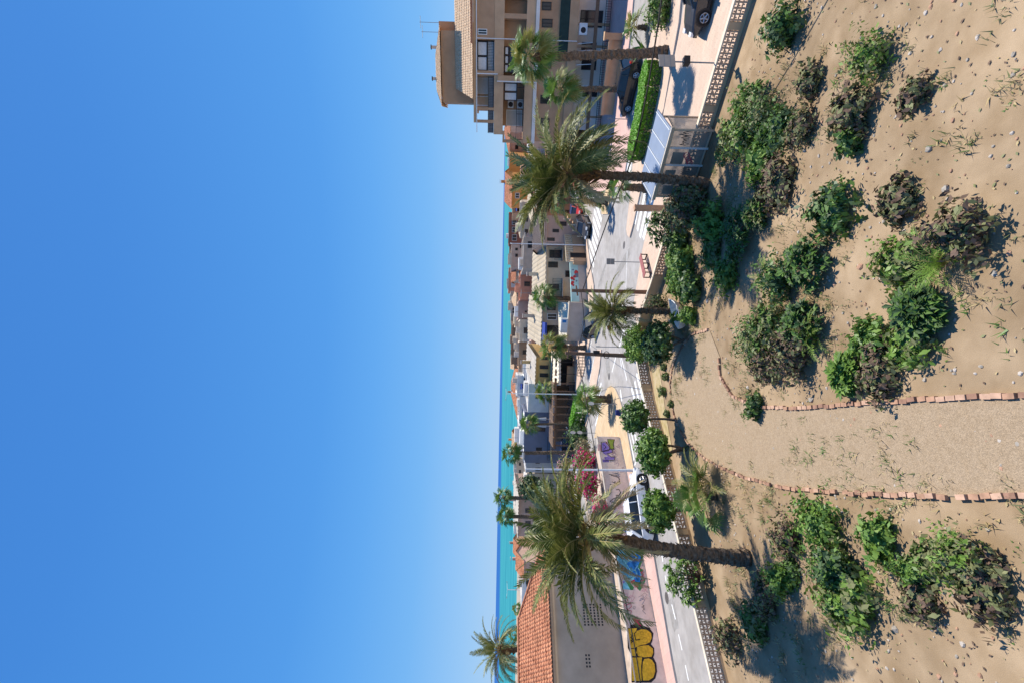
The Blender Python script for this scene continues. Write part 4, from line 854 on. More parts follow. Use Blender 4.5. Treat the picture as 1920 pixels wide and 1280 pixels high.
def vent(X0, X1, YL, YR, nu, nz):
    u0, u1, z0, z1 = lp.rect(X0, X1, YL, YR)
    for i in range(nu):
        for j in range(nz):
            m = MB(); uc = u0 + (u1 - u0) * (i + .5) / nu; zc = z0 + (z1 - z0) * (j + .5) / nz; lp.box(m, uc - .055, uc + .055, zc - .055, zc + .055, .001, .006, black); m.build('vent_opening', t)
vent(1092, 1131, 1173, 1130, 8, 6); vent(1097, 1108, 1252, 1224, 4, 2)
# ------------------------------------------------------------------ garden wall: solid foot, openwork blocks, cap
t = thing('garden_wall', 'low garden wall of openwork concrete blocks with a cream cap, bent round the street corner', 'wall', V((0, 31, 0)))
wl_b = stucco('garden_wall_stucco', (.64, .47, .29)); blockm = mat('openwork_block', (.58, .42, .29), .95, .15, 4); capm = stucco('wall_cap', (.70, .60, .47))
base, lat, cap = MB(), MB(), MB()
for i in range(len(GW) - 1):
    p, q = GW[i], GW[i + 1]; pl = Plane((q.x, q.y), (p.x, p.y)) if i > 0 or True else None
    L = pl.len; solid = 1 <= i <= 5
    pl.box(base, 0, L, -.03, .98 if solid else .46, -.075, .075, wl_b); pl.box(cap, -.02, L + .02, .985, 1.05, -.1, .1, capm)
    if solid: continue
    n = int(L / .2); d = L / n
    for j in range(n + 1): pl.box(lat, j * d - .03, j * d + .03, .46, .98, -.05, .05, blockm)
    for z in (.46, .63, .80): pl.box(lat, 0, L, z, z + .045, -.045, .045, blockm)
    for j in range(n):                                             # little offset studs that break each opening
        for z, s in ((.505, 1), (.675, -1), (.845, 1)): u = (j + .5) * d + s * .02 * (1 if j % 2 else -1); pl.box(lat, u - .022, u + .022, z + (.0 if (j + s) % 2 else .06), z + .07 + (.0 if (j + s) % 2 else .06), -.04, .04, blockm)
    for j in range(0, n, 16): pl.box(base, j * d - .14, j * d + .14, .46, .98, -.085, .085, wl_b)
base.build('foot', t); lat.build('openwork', t); cap.build('cap', t)

# ------------------------------------------------------------------ apartment house (right)
ra = D(950, 268, 50.0); rb = D(950, 40, 45.6); rp = Plane(ra, rb); UE = rp.hit(950, -70)[0]
def U(Y, n=0.0, X=950): return rp.hit(X, Y, n)[0]
def Z(X, n=0.0, Y=150): return rp.hit(X, Y, n)[1]
t = thing('apartment_house', 'tan four storey apartment house with tiled attic, dark balcony rails and recessed terraces', 'apartment house', rp.pt(5, 0, -5))
DEP = 11.0
zB3, zT3 = Z(944), Z(926.5); zB2, zT2 = Z(1000), Z(984); zB1, zT1 = Z(1077), Z(1061); zE = Z(889)
m = MB()
rp.box(m, 1.4, UE, -.05, zB1, -DEP, -2.4, white_st)                                   # ground floor, set back behind the porch
rp.box(m, .2, UE, zT1, zB2 - .02, -DEP, -.25, tan)                                   # first floor
rp.box(m, 1.6, UE, zT2 - .1, zB3 + .01, -DEP, -2.5, tan); rp.box(m, U(205), UE, zT3 - .1, zE, -DEP, -2.7, tan)
rp.box(m, U(76), UE, zT3 + .01, zE, -2.7, -.02, tan)
rp.box(m, U(143), U(134), zT3 + .01, zE, -2.7, -.02, tan)
rp.box(m, U(268), U(262), zB2, zB3, -.45, -.01, tan); rp.box(m, U(232), U(226), zT3, zE - .1, -.3, -.01, tan); rp.box(m, U(208), U(203), zT3, zE - .1, -.3, -.01, tan)
rp.box(m, U(84), UE, zT2 + .001, zB3 - .001, -2.5, -1.2, tan)
for Y in (30, -10): rp.box(m, U(Y) - .2, U(Y) + .2, zT2 + .002, zB3 - .002, -1.2, -.02, tan)
m.build('wall', t)
m = MB(); rp.box(m, U(253), UE, zB3, zT3, -2.51, 0, tan_l); rp.box(m, 0, UE, zB2, zT2, -2.51, 0, tan_l); rp.box(m, .2, UE, zB1, zT1, -2.42, 0, tan_l); rp.box(m, U(232), UE, zE - .22, zE + .06, -.35, .04, tan_l)
rp.box(m, 0, U(246), zB3 - .2, zB3 - .002, -1.6, -.02, tan_l)
m.build('floor_band', t)
m = MB(); rp.box(m, U(268), UE, zB2 - .36, zB2 - .02, .02, .1, white_st); m.build('white_fascia', t)
# fin wall between the two flats
m = MB(); rp.box(m, U(153), U(143), zB2 - .3, Z(933), -.6, .45, tan_l); rp.box(m, U(154.5), U(153), zB2 - .3, Z(932), -.4, .47, frame_w); m.build('party_fin', t)
# third floor
u0, u1 = U(134), U(78)
for i in range(2): window(t, rp, u0 + (u1 - u0) * i / 2 + .02, u0 + (u1 - u0) * (i + 1) / 2 - .02, Z(913), Z(895), -.4, frame_d, curtain, bars=0)
railing(t, rp, u0, u1, Z(925.5), Z(913.5), -.3, black); m = MB(); rp.box(m, u0, u1, zT3 + .001, Z(913.5), -.55, -.47, curtain); m.build('balcony_panel', t)
window(t, rp, U(67), U(56), Z(913), Z(896), -.02, frame_w, glass)
railing(t, rp, U(251), U(145), Z(926), Z(915), -.12, black, .14)
m = MB(); rp.box(m, U(250), U(146), zT3 + .02, Z(916), -.2, -.17, mat('smoked_panel', (.16, .17, .19), .25, .15, 2)); m.build('balcony_panel', t)
m = MB(); rp.box(m, U(250), UE, zE - .30, zE - .225, .05, .13, white_metal); m.tube([rp.pt(U(140), zE - .3, .06), rp.pt(U(140), zT3 - .35, .06)], .05, 6, white_metal); m.tube([rp.pt(U(76) + .1, zE - .3, .06), rp.pt(U(76) + .1, zB1, .07)], .04, 6, white_metal); m.build('gutter_pipe', t)
m = MB(); rp.box(m, U(84), UE, zE + .132, zE + .3, .1, .36, tiles); m.build('tile_course', t)
for Yl, Yr in ((178, 147), (200, 182)): window(t, rp, U(Yl, -2.7), U(Yr, -2.7), zT3 + .05, zT3 + 2.0, -2.7, frame_w, curtain if Yl < 190 else tan_l, 'door', 0)
# second floor
u0, u1 = U(136), U(86)
for i in range(3): window(t, rp, u0 + (u1 - u0) * i / 3 + .02, u0 + (u1 - u0) * (i + 1) / 3 - .02, Z(953), Z(945.5), -.5, frame_d, curtain, bars=0)
window(t, rp, u0, u1, Z(976), Z(954), -.5, frame_d, glass, bars=2); m = MB(); rp.box(m, u0, u1, zT2, Z(976), -.62, -.42, tan); m.build('balcony_panel', t)
u0, u1 = U(189), U(154.5)
for i in range(2): window(t, rp, u0 + (u1 - u0) * i / 2 + .02, u0 + (u1 - u0) * (i + 1) / 2 - .02, Z(970), Z(946), -.6, frame_d, curtain, bars=0)
railing(t, rp, U(262), U(154.5), Z(984), Z(970), -.15, frame_d, .14, True)
window(t, rp, U(236, -2.5), U(206, -2.5), zT2 + .05, zB3 - .35, -2.5, frame_w, shutter, 'door', 0)
# first floor
for X0, X1, Yl, Yr in ((1016, 1034, 129, 114), (1016, 1034, 93, 74), (1013, 1030, 195, 179), (1016, 1036, 52, 36), (1013, 1030, 238, 222), (1016, 1034, 20, 4)): u0, u1, z0, z1 = rp.rect(X0, X1, Yl, Yr, -.25); window(t, rp, u0, u1, z0, z1, -.25)
m = MB(); rp.box(m, U(99), UE, zT1 + .001, Z(1044), -.24, -.05, mat('dark_green_cloth', (.02, .045, .04), .8, .15, 3)); m.build('balcony_screen', t)
# ground floor porch
for X0, X1, Yl, Yr in ((1090, 1118, 101, 80), (1090, 1118, 132, 110), (1088, 1130, 52, 20), (1092, 1120, 182, 168)): u0, u1, z0, z1 = rp.rect(X0, X1, Yl, Yr, -2.4); window(t, rp, u0, u1, z0, z1, -2.4)
m = MB(); 
for Y in (160, 82, 40, 215): rp.box(m, U(Y) - .1, U(Y) + .1, -.03, zB1 - .002, -.25, -.03, tan)
rp.box(m, .3, UE, Z(1109), Z(1103), .9, 1.05, wood)
for Y in (158, 118, 92, 78, 205): m.tube([rp.pt(U(Y), zB1 - .1, .03), rp.pt(U(Y), Z(1104), 1.0)], .03, 5, frame_w)
m.build('porch_frame', t)
railing(t, rp, .4, UE, Z(1132), Z(1122), .55, frame_d, .2)
def ac_unit(label, pl, u, z, n, w_=.85, h=.6):
    q = thing('air_conditioner', label, 'air conditioner', pl.pt(u + w_ / 2, z, n), 'air conditioning units'); m = MB(); pl.box(m, u, u + w_, z, z + h, n + .003, n + .33, white_metal); m.build('casing', q)
    m = MB(); c = pl.pt(u + w_ * .4, z + h / 2, n + .335)
    for r in (.24, .17, .09): m.tube([c + pl.d * r * math.cos(a * .5236) + V((0, 0, r * math.sin(a * .5236))) for a in range(13)], .012, 4, frame_d)
    fs = [c + pl.d * .25 * math.cos(a * .5236) + V((0, 0, .25 * math.sin(a * .5236))) for a in range(12)]; m.face([p - pl.n * .002 for p in fs], frame_d); m.build('fan_grille', q)
ac_unit('air conditioning unit on the recessed terrace wall, the upper of two', rp, U(203, -2.5), Z(964, -2.5), -2.5); ac_unit('air conditioning unit on the terrace floor behind the balcony bars', rp, U(203, -2.5), zT2 + .02, -2.5)
ac_unit('air conditioning unit high on the porch ceiling line by the right edge', rp, U(62, -.02), Z(1093), 0, .95, .75)
# roofs
m = MB(); O = rp.pt(U(188), zE + .08, .35); n0 = 3.6; tz = Z(856, -n0 + .3, 110); W = (-rp.n) * n0 + V((0, 0, tz - zE)); L0 = UE - U(188)
roof_sheet(m, O, rp.d, W, W.length, lambda v: v * .26, lambda v: L0, .22, .06, tiles_l); 
m.face([rp.pt(U(188), zE + .06, .3), rp.pt(U(188), zE + .06, -3.3), rp.pt(U(188) + 1.0, tz, -3.3)], tan); rp.box(m, U(188), UE, zE + .061, zE + .13, .2, .33, tan_l)
rp.box(m, U(205) - .3, UE, zE + .062, zE + .25, -DEP, -3.3, conc)
m.build('roof', t)
nA = -3.3; uA0 = rp.hit(850, 193, nA)[0]; uA1 = rp.hit(850, 58, nA)[0]; zA = rp.hit(828, 130, nA)[1]
m = MB(); rp.box(m, uA0, uA1, zE + .3, zA, nA - 5.5, nA, tan); m.build('attic_wall', t)
m = MB(); rz = rp.hit(817, 110, nA - 2.75)[1]; hw = 2.75; k = .35; W = (-rp.n) * (hw + k) + V((0, 0, rz - zA)); L0 = uA1 - uA0 + 2 * k
roof_sheet(m, rp.pt(uA0 - k, zA, nA + k), rp.d, W, W.length, lambda v: v * .55, lambda v: L0 - v * .75, .22, .06, tiles_l)
roof_sheet(m, rp.pt(uA0 - k, zA, nA - 5.5 - k), rp.d, rp.n * (hw + k) + V((0, 0, rz - zA)), W.length, lambda v: v * .55, lambda v: L0 - v * .75, .22, .06, tiles_l)
for s, u in ((1, uA0 - k), (-1, uA1 + k)):
    f = (.55 if s > 0 else .75) * W.length; WW = rp.d * s * f + V((0, 0, rz - zA)); wl = WW.length; roof_sheet(m, rp.pt(u, zA, nA + k), -rp.n, WW, wl, lambda v: v / wl * (hw + k), lambda v: 5.5 + 2 * k - v / wl * (hw + k), .22, .06, tiles_l)
m.build('attic_roof', t)
m = MB(); u2 = rp.hit(840, 41, -4)[0]; rp.box(m, uA1 + .002, u2, zE + .3, Z(823, -4, 50), -7, -3.9, stucco('attic_sunlit_end', (.62, .30, .15))); m.build('attic_lit_end', t)  # end wall of the attic, sunlight on it put into the warmer orange colour
for Y in (89, 148):
    m = MB(); p = rp.pt(rp.hit(817, Y, nA - 2.7)[0], rz - .15, nA - 2.75); m.box(p, .22, .22, .55, conc); m.box(p + V((0, 0, .551)), .34, .34, .09, frame_d); m.build('vent_pipe', t)
for Y, h, kk in ((43, 1.9, 1), (61, 1.7, 0)):
    q = rp.hit(821, Y, -5.0); p = rp.pt(q[0], q[1] - .5, -5.0)
    an = thing('roof_antenna', ('television aerial with crossbars on the attic, at the right edge', 'single thin aerial mast on the attic roof beside the crossbar aerial')[1 - kk], 'antenna', p); m = MB(); m.tube([p, p + V((0, 0, h + .5))], .025, 5, grey_metal); m.build('mast', an)
    m = MB(); tp = p + V((0, 0, h + .4)); m.tube([tp - rp.d * .55, tp + rp.d * .55], .018, 4, grey_metal)
    for i in range(6): c = tp + rp.d * (-.5 + i * .2); m.tube([c - rp.n * .25, c + rp.n * .25], .012, 4, grey_metal)
    m.build('crossbars', an)
# low wall in front
wa = G(1149, 216, .12); wb = G(1164, 100, .12); wp = Plane(wa, wb); t = thing('boundary_wall', 'low tan wall with a broad cap in front of the apartment house', 'wall', wp.pt(wp.len / 2, .12)); zt_ = wp.hit(1133, 150)[1]
m = MB(); wp.box(m, 0, wp.len + 1.0, 0, zt_ - .3, -.2, 0, tan_l); m.build('wall_panel', t); m = MB(); wp.box(m, -.05, wp.len + 1.05, zt_ - .299, zt_, -.34, .14, tan_l); m.build('cap', t)
m = MB(); wp.box(m, wp.len + .95, wp.len + 1.45, 0, zt_ + .35, -.4, .16, tan_l); wp.box(m, wp.len + .88, wp.len + 1.52, zt_ + .351, zt_ + .45, -.47, .23, tan_l); m.build('gate_pillar', t)
# slatted shutter and neighbour seen under the palms
def stair(t_, pl, zt, L):
    m = MB()
    for i in range(9): pl.box(m, L - 5.2 + i * .3, L - 4.9 + i * .3, 0, .2 * (9 - i), .02, 1.3, mat('red_step', (.42, .15, .10), .85, .15, 4) if i % 1 == 0 else tan)
    m.build('steps', t_)
house('brown_house', 'brown two storey house with outside steps, seen between the fronds of the tall date palm', 318, 274, 57, 54, 1032, 8, tan, 'flat', conc, wins=[(1075, 1090, 312, 304), (1110, 1128, 296, 286, 'door'), (1050, 1066, 285, 272), (1085, 1100, 285, 272)], extra=stair)
# ------------------------------------------------------------------ the town behind
def terrace_x(t, pl, zt, L):
    pass
def awnings(spec):
    def f(t, pl, zt, L):
        for X0, X1, YL, YR, n1, mm in spec:
            u0, u1, z0, z1 = pl.rect(X0, X1, YL, YR, n1 * .5); m = MB(); 
            m.idx([pl.pt(u0, z1, .02), pl.pt(u1, z1, .02), pl.pt(u1, z0, n1), pl.pt(u0, z0, n1), pl.pt(u0, z1 - .06, .02), pl.pt(u1, z1 - .06, .02), pl.pt(u1, z0 - .25, n1), pl.pt(u0, z0 - .25, n1)], [(0, 3, 2, 1), (4, 5, 6, 7), (3, 7, 6, 2), (0, 4, 7, 3), (1, 2, 6, 5)], mm); m.build('awning', t)
    return f
def x_balc(spec, base=None):
    def f(t, pl, zt, L):
        if base: base(t, pl, zt, L)
        for X0, X1, YL, YR in spec:
            u0, u1, z0, z1 = pl.rect(X0, X1, YL, YR, .8); m = MB(); pl.box(m, u0, u1, z0 - .12, z0, .01, .9, conc); m.build('balcony', t); railing(t, pl, u0, u1, z0 + .01, z1, .85, frame_d, .2)
    return f
tb = 'houses of the town behind the street'
# --- front row along the far pavement
def rose_extra(t, pl, zt, L):
    m = MB()                                                     # pale balustrade stair climbing in front
    for i in range(8): pl.box(m, L * .12 + i * .34, L * .12 + (i + 1) * .34, 0, .28 * (i + 1), .3, 1.5, tan_l)
    for i in range(0, 8, 2): pl.box(m, L * .12 + i * .34, L * .12 + i * .34 + .12, .28 * (i + 1), .28 * (i + 1) + .85, 1.4, 1.52, cream)
    m.build('stair', t)
house('gabled_house', 'rose brown house with a dark pitched roof and pale outside stair', 452, 402, 58.5, 58.5, 1022, 9, pinkish, 'ridge', mat('slate_roof', (.14, .11, .10), .85, .2, 5), 1.2, wins=[(1026, 1040, 452, 446), (1050, 1062, 424, 416), (1036, 1048, 436, 430)], group=tb, extra=rose_extra)
house('cream_house', 'cream house with a pale ribbed roof, a railed balcony and dark windows', 561, 455, 61, 61, 1023, 8, cream, 'shed', rib_m, 1.15, wins=[(1028, 1046, 502, 491), (1030, 1054, 484, 469), (1028, 1048, 545, 533), (1060, 1080, 520, 508), (1030, 1048, 460, 456)], group=tb, pitch=.6, extra=x_balc([(1040, 1054, 488, 466), (1036, 1054, 556, 522)]))
house('grey_cafe_house', 'grey house with a tan ribbed roof, blue awning and cream blinds over the street', 642, 563, 64, 63, 1015, 7, grey_st, 'shed', rib_m, 1.3, wins=[(1026, 1042, 582, 569), (1026, 1044, 600, 588, 'white'), (1020, 1046, 632, 610), (1028, 1044, 640, 634)], group=tb, pitch=.6, extra=awnings([(1015, 1021, 637, 604, 1.0, awn_b)]))
house('ochre_house', 'warm ochre house with two dark windows above cream awnings', 716, 668, 68, 67, 1004, 7, ochre, 'shed', rib_b, .9, wins=[(1012, 1028, 706, 699), (1012, 1028, 691, 684), (1014, 1028, 674, 668)], group=tb, pitch=.6)
house('white_house', 'plain white house with a curved lower corner beside the slate blue house', 771, 718, 69, 68, 995, 9, white_st, 'flat', conc, wins=[(1004, 1010, 746, 742)], group=tb)
house('slate_house', 'dark slate blue modern house with small dark windows and a pale glass balcony', 866, 771, 69, 69, 987, 9, slate, 'flat', white_st, wins=[(1013, 1026, 788, 782), (1005, 1016, 844, 838), (1008, 1022, 808, 800)], group=tb, extra=x_balc([(1026, 1032, 862, 818)]))
house('pale_house', 'pale grey house end with one small window, left of the slate blue house', 884, 861, 71, 71, 990, 8, mat('pale_plaster', (.60, .57, .54), .9, .06, 2, wear=.1), 'flat', conc, wins=[(1004, 1012, 868, 863), (1004, 1014, 882, 876)], group=tb)
house('olive_house', 'low beige house in shade behind the left date palm, right of the pink one', 930, 886, 73, 73, 992, 8, beige, 'flat', conc, wins=[(1000, 1012, 900, 893), (1004, 1018, 922, 910)], group=tb)
house('pink_house', 'pinkish house with a lean-to roof behind the left date palm', 1004, 932, 76, 75, 972, 9, pinkish, 'shed', rib_b, .5, wins=[(985, 995, 960, 952), (985, 995, 985, 976)], group=tb, pitch=.6)
# --- walls and cafes on the street side
pa = G(1102, 566, .12); pb = G(1098, 492, .12); mp_ = Plane(pa, pb); t = thing('mural_wall', 'street wall painted turquoise with red figures above a grey base', 'wall', mp_.pt(mp_.len / 2, .1)); zt_ = mp_.hit(1070, 530)[1]; zm = mp_.hit(1085, 530)[1]
m = MB(); mp_.box(m, 0, mp_.len, 0, zm, -.3, 0, conc); m.build('wall_base', t); m = MB(); mp_.box(m, 0, mp_.len, zm + .001, zt_, -.28, -.02, mural_m); m.build('mural_panel', t)
m = MB(); rng = random.Random(4)
for k in range(12):
    c = mp_.hit(rng.uniform(1072, 1082), 506 + k * 2.6, -.018); r = rng.uniform(.12, .38); pts = [mp_.pt(c[0] + r * math.cos(a * 1.05) * rng.uniform(.6, 1.2), c[1] + r * .8 * math.sin(a * 1.05), -.018 + k * .001) for a in range(6)]; m.face(pts, mural_r if k % 4 else slate)
m.build('painted_figures', t)
pa = G(1097, 640, .12); pb = G(1103, 568, .12); cp = Plane(pa, pb); t = thing('cafe_wall', 'pale concrete street wall in front of the grey cafe house', 'wall', cp.pt(cp.len / 2, .1)); zt_ = cp.hit(1066, 600)[1]
m = MB(); cp.box(m, 0, cp.len, 0, zt_, -.3, 0, conc); m.build('wall_panel', t); m = MB(); cp.box(m, -.05, cp.len + .05, zt_ + .002, zt_ + .08, -.36, .06, capm); m.build('coping', t)
u0, u1, z0, z1 = cp.rect(1063, 1072, 624, 598, 0); bx = thing('air_conditioner', 'pale blue grey air conditioning unit standing on the cafe wall', 'air conditioner', cp.pt(u0, zt_ + .09, -.2), 'air conditioning units'); m = MB(); cp.box(m, u0, u1, zt_ + .09, zt_ + .85, -.33, .05, mat('pale_unit', (.55, .60, .62), .5, .06, 4)); m.build('casing', bx); m = MB(); cp.box(m, u1 - .45, u1 - .12, zt_ + .25, zt_ + .7, .052, .06, dbl); m.build('grille', bx)
# terrace balustrade below the cream house
pa = G(1100, 490, .12); pb = G(1095, 441, .12); bp_ = Plane(pa, pb); t = thing('terrace_wall', 'tan terrace wall with an openwork balustrade below the cream house', 'wall', bp_.pt(bp_.len / 2, .1)); zt_ = bp_.hit(1060, 465)[1]
m = MB(); bp_.box(m, 0, bp_.len, 0, zt_ - .9, -2.5, 0, tan_l); m.build('wall_panel', t); m = MB(); n = int(bp_.len / .3)
for j in range(n + 1): u = j * bp_.len / n; bp_.box(m, u - .06, u + .06, zt_ - .899, zt_ - .1, -.16, -.04, cream)
bp_.box(m, -.05, bp_.len + .05, zt_ - .099, zt_, -.2, 0, cream); m.build('balustrade', t)
window(t, bp_, bp_.len * .12, bp_.len * .3, .12, 2.0, 0, frame_b, frame_d, 'door', 0)
# pergola cafe
pa = G(1078, 838, .0); pb = G(1080, 716, .0); gp_ = Plane(pa, pb); t = thing('pergola_cafe', 'long open cafe terrace with brown beams, dark furniture bays and a shaded back wall', 'cafe', gp_.pt(gp_.len / 2, 0)); L = gp_.len; zp = gp_.hit(1040, 750)[1]
m = MB(); gp_.box(m, 0, L, 0, zp - .5, -4.2, -4.0, umber); m.build('back_wall', t)
m = MB()
for j in range(9): u = .2 + (L - .4) * j / 8; gp_.box(m, u - .09, u + .09, 0, zp - .24, -.2, -.02, wood); gp_.box(m, u - .07, u + .07, zp + .002, zp + .16, -4.3, .5, wood)
gp_.box(m, -.2, L + .2, zp - .24, zp, -.22, 0, wood); gp_.box(m, -.2, L + .2, zp - .24, zp, -4.1, -3.9, wood)
for j in range(44): u = (j + .5) * L / 44; gp_.box(m, u - .025, u + .025, zp + .162, zp + .24, -4.3, .5, mat('pale_slat', (.24, .17, .13), .85, .2, 5))
m.build('pergola_frame', t)
m = MB(); gp_.box(m, 0, L, 0, .9, -.14, -.06, black); m.build('front_rail', t)
def sheet_thing(name, label, cat, a0, a1, b1, b0, mm, n=18, base=0.0):
    # sagging cloth strip between a back edge a0-a1 and a front edge b0-b1, on thin posts
    t = thing(name, label, cat, V(((b0.x + b1.x) / 2, (b0.y + b1.y) / 2, base))); m = MB(); vs = []; fs = []
    for i in range(n + 1):
        f = i / n; p = a0.lerp(a1, f); q = b0.lerp(b1, f); sag = .07 * abs(math.sin(f * n * 1.57)); mid = (p + q) / 2 - V((0, 0, .1 + sag)); vs += [p, mid, q - V((0, 0, sag)), q - V((0, 0, .28 + sag))]
    for i in range(n):
        for k in range(3): fs.append((i * 4 + k, i * 4 + k + 1, i * 4 + k + 5, i * 4 + k + 4))
    m.idx(vs, fs, mm); m.build('cloth', t)
    for k in range(4): q = b0.lerp(b1, k / 3); m = MB(); m.tube([V((q.x, q.y, base)), q], .04, 5, frame_d); m.build('post', t)
    return t
sheet_thing('cafe_canopy', 'cream slatted cloth canopy behind the pale concrete cafe wall', 'canopy', D(1048, 630, 61.8), D(1046, 566, 61.0), D(1066, 568, 57.6), D(1068, 632, 58.4), awn_c)
sheet_thing('cafe_canopy', 'long cream awning below the two dark windows of the ochre house', 'canopy', D(1032, 722, 67.4), D(1034, 658, 66.4), D(1047, 656, 62.0), D(1047, 722, 63.0), awn_c)
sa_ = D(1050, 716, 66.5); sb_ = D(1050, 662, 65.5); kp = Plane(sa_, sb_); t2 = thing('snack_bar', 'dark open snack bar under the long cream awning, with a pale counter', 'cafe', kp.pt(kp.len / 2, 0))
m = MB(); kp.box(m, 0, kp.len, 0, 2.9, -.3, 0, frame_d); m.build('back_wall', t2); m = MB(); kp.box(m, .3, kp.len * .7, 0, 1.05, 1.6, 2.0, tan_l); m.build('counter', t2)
for k in range(3): m = MB(); kp.box(m, kp.len * (.1 + .3 * k), kp.len * (.32 + .3 * k), 2.0, 2.7, 2.1, 2.16, (frame_d, umber, black)[k]); m.build('menu_board', t2)
for j in range(6):
    u = L * (.08 + .15 * j); q = thing('cafe_table', ('dark cafe table set in the pergola bay, %s' % ('leftmost', 'second from the left', 'third from the left', 'third from the right', 'second from the right', 'rightmost')[j]), 'table', gp_.pt(u, 0, -1.6), 'tables under the cafe pergola')
    m = MB(); p = gp_.pt(u, 0, -1.6); m.tube([p + V((0, 0, .72)), p + V((0, 0, .76))], .5, 12, frame_d); m.build('table_top', q); m = MB(); m.tube([p, p + V((0, 0, .72))], .05, 6, frame_d); m.tube([p, p + V((0, 0, .03))], .28, 8, frame_d); m.build('pedestal', q)
    sc_ = thing('cafe_chair', 'dark cafe chair beside the pergola table, %s' % ('leftmost', 'second from the left', 'third from the left', 'third from the right', 'second from the right', 'rightmost')[j], 'chair', gp_.pt(u + .8, 0, -1.5), 'chairs under the cafe pergola')
    m = MB(); gp_.box(m, u + .6, u + 1.05, .43, .48, -1.75, -1.3, slate); m.build('seat', sc_); m = MB(); gp_.box(m, u + 1.0, u + 1.05, .481, .9, -1.75, -1.3, slate); m.build('backrest', sc_)
    for du in (.62, 1.0):
        for dn in (-1.74, -1.35): m = MB(); gp_.box(m, u + du, u + du + .04, 0, .43, dn, dn + .04, frame_d); m.build('leg', sc_)
for k, (Yp, lab) in enumerate(((785, 'closed white parasol standing by the slate blue house, right one'), (798, 'closed white parasol standing by the slate blue house, left one'))):
    p = D(1036, Yp, 66); p.z = zp + .26; q = thing('parasol', lab, 'parasol', p, 'closed white parasols'); m = MB(); m.tube([p, p + V((0, 0, 2.3))], .04, 6, white_metal); m.build('pole', q); m = MB(); m.tube([p + V((0, 0, .5)), p + V((0, 0, 1.3)), p + V((0, 0, 2.2))], [.22, .16, .04], 8, curtain); m.build('canopy', q)
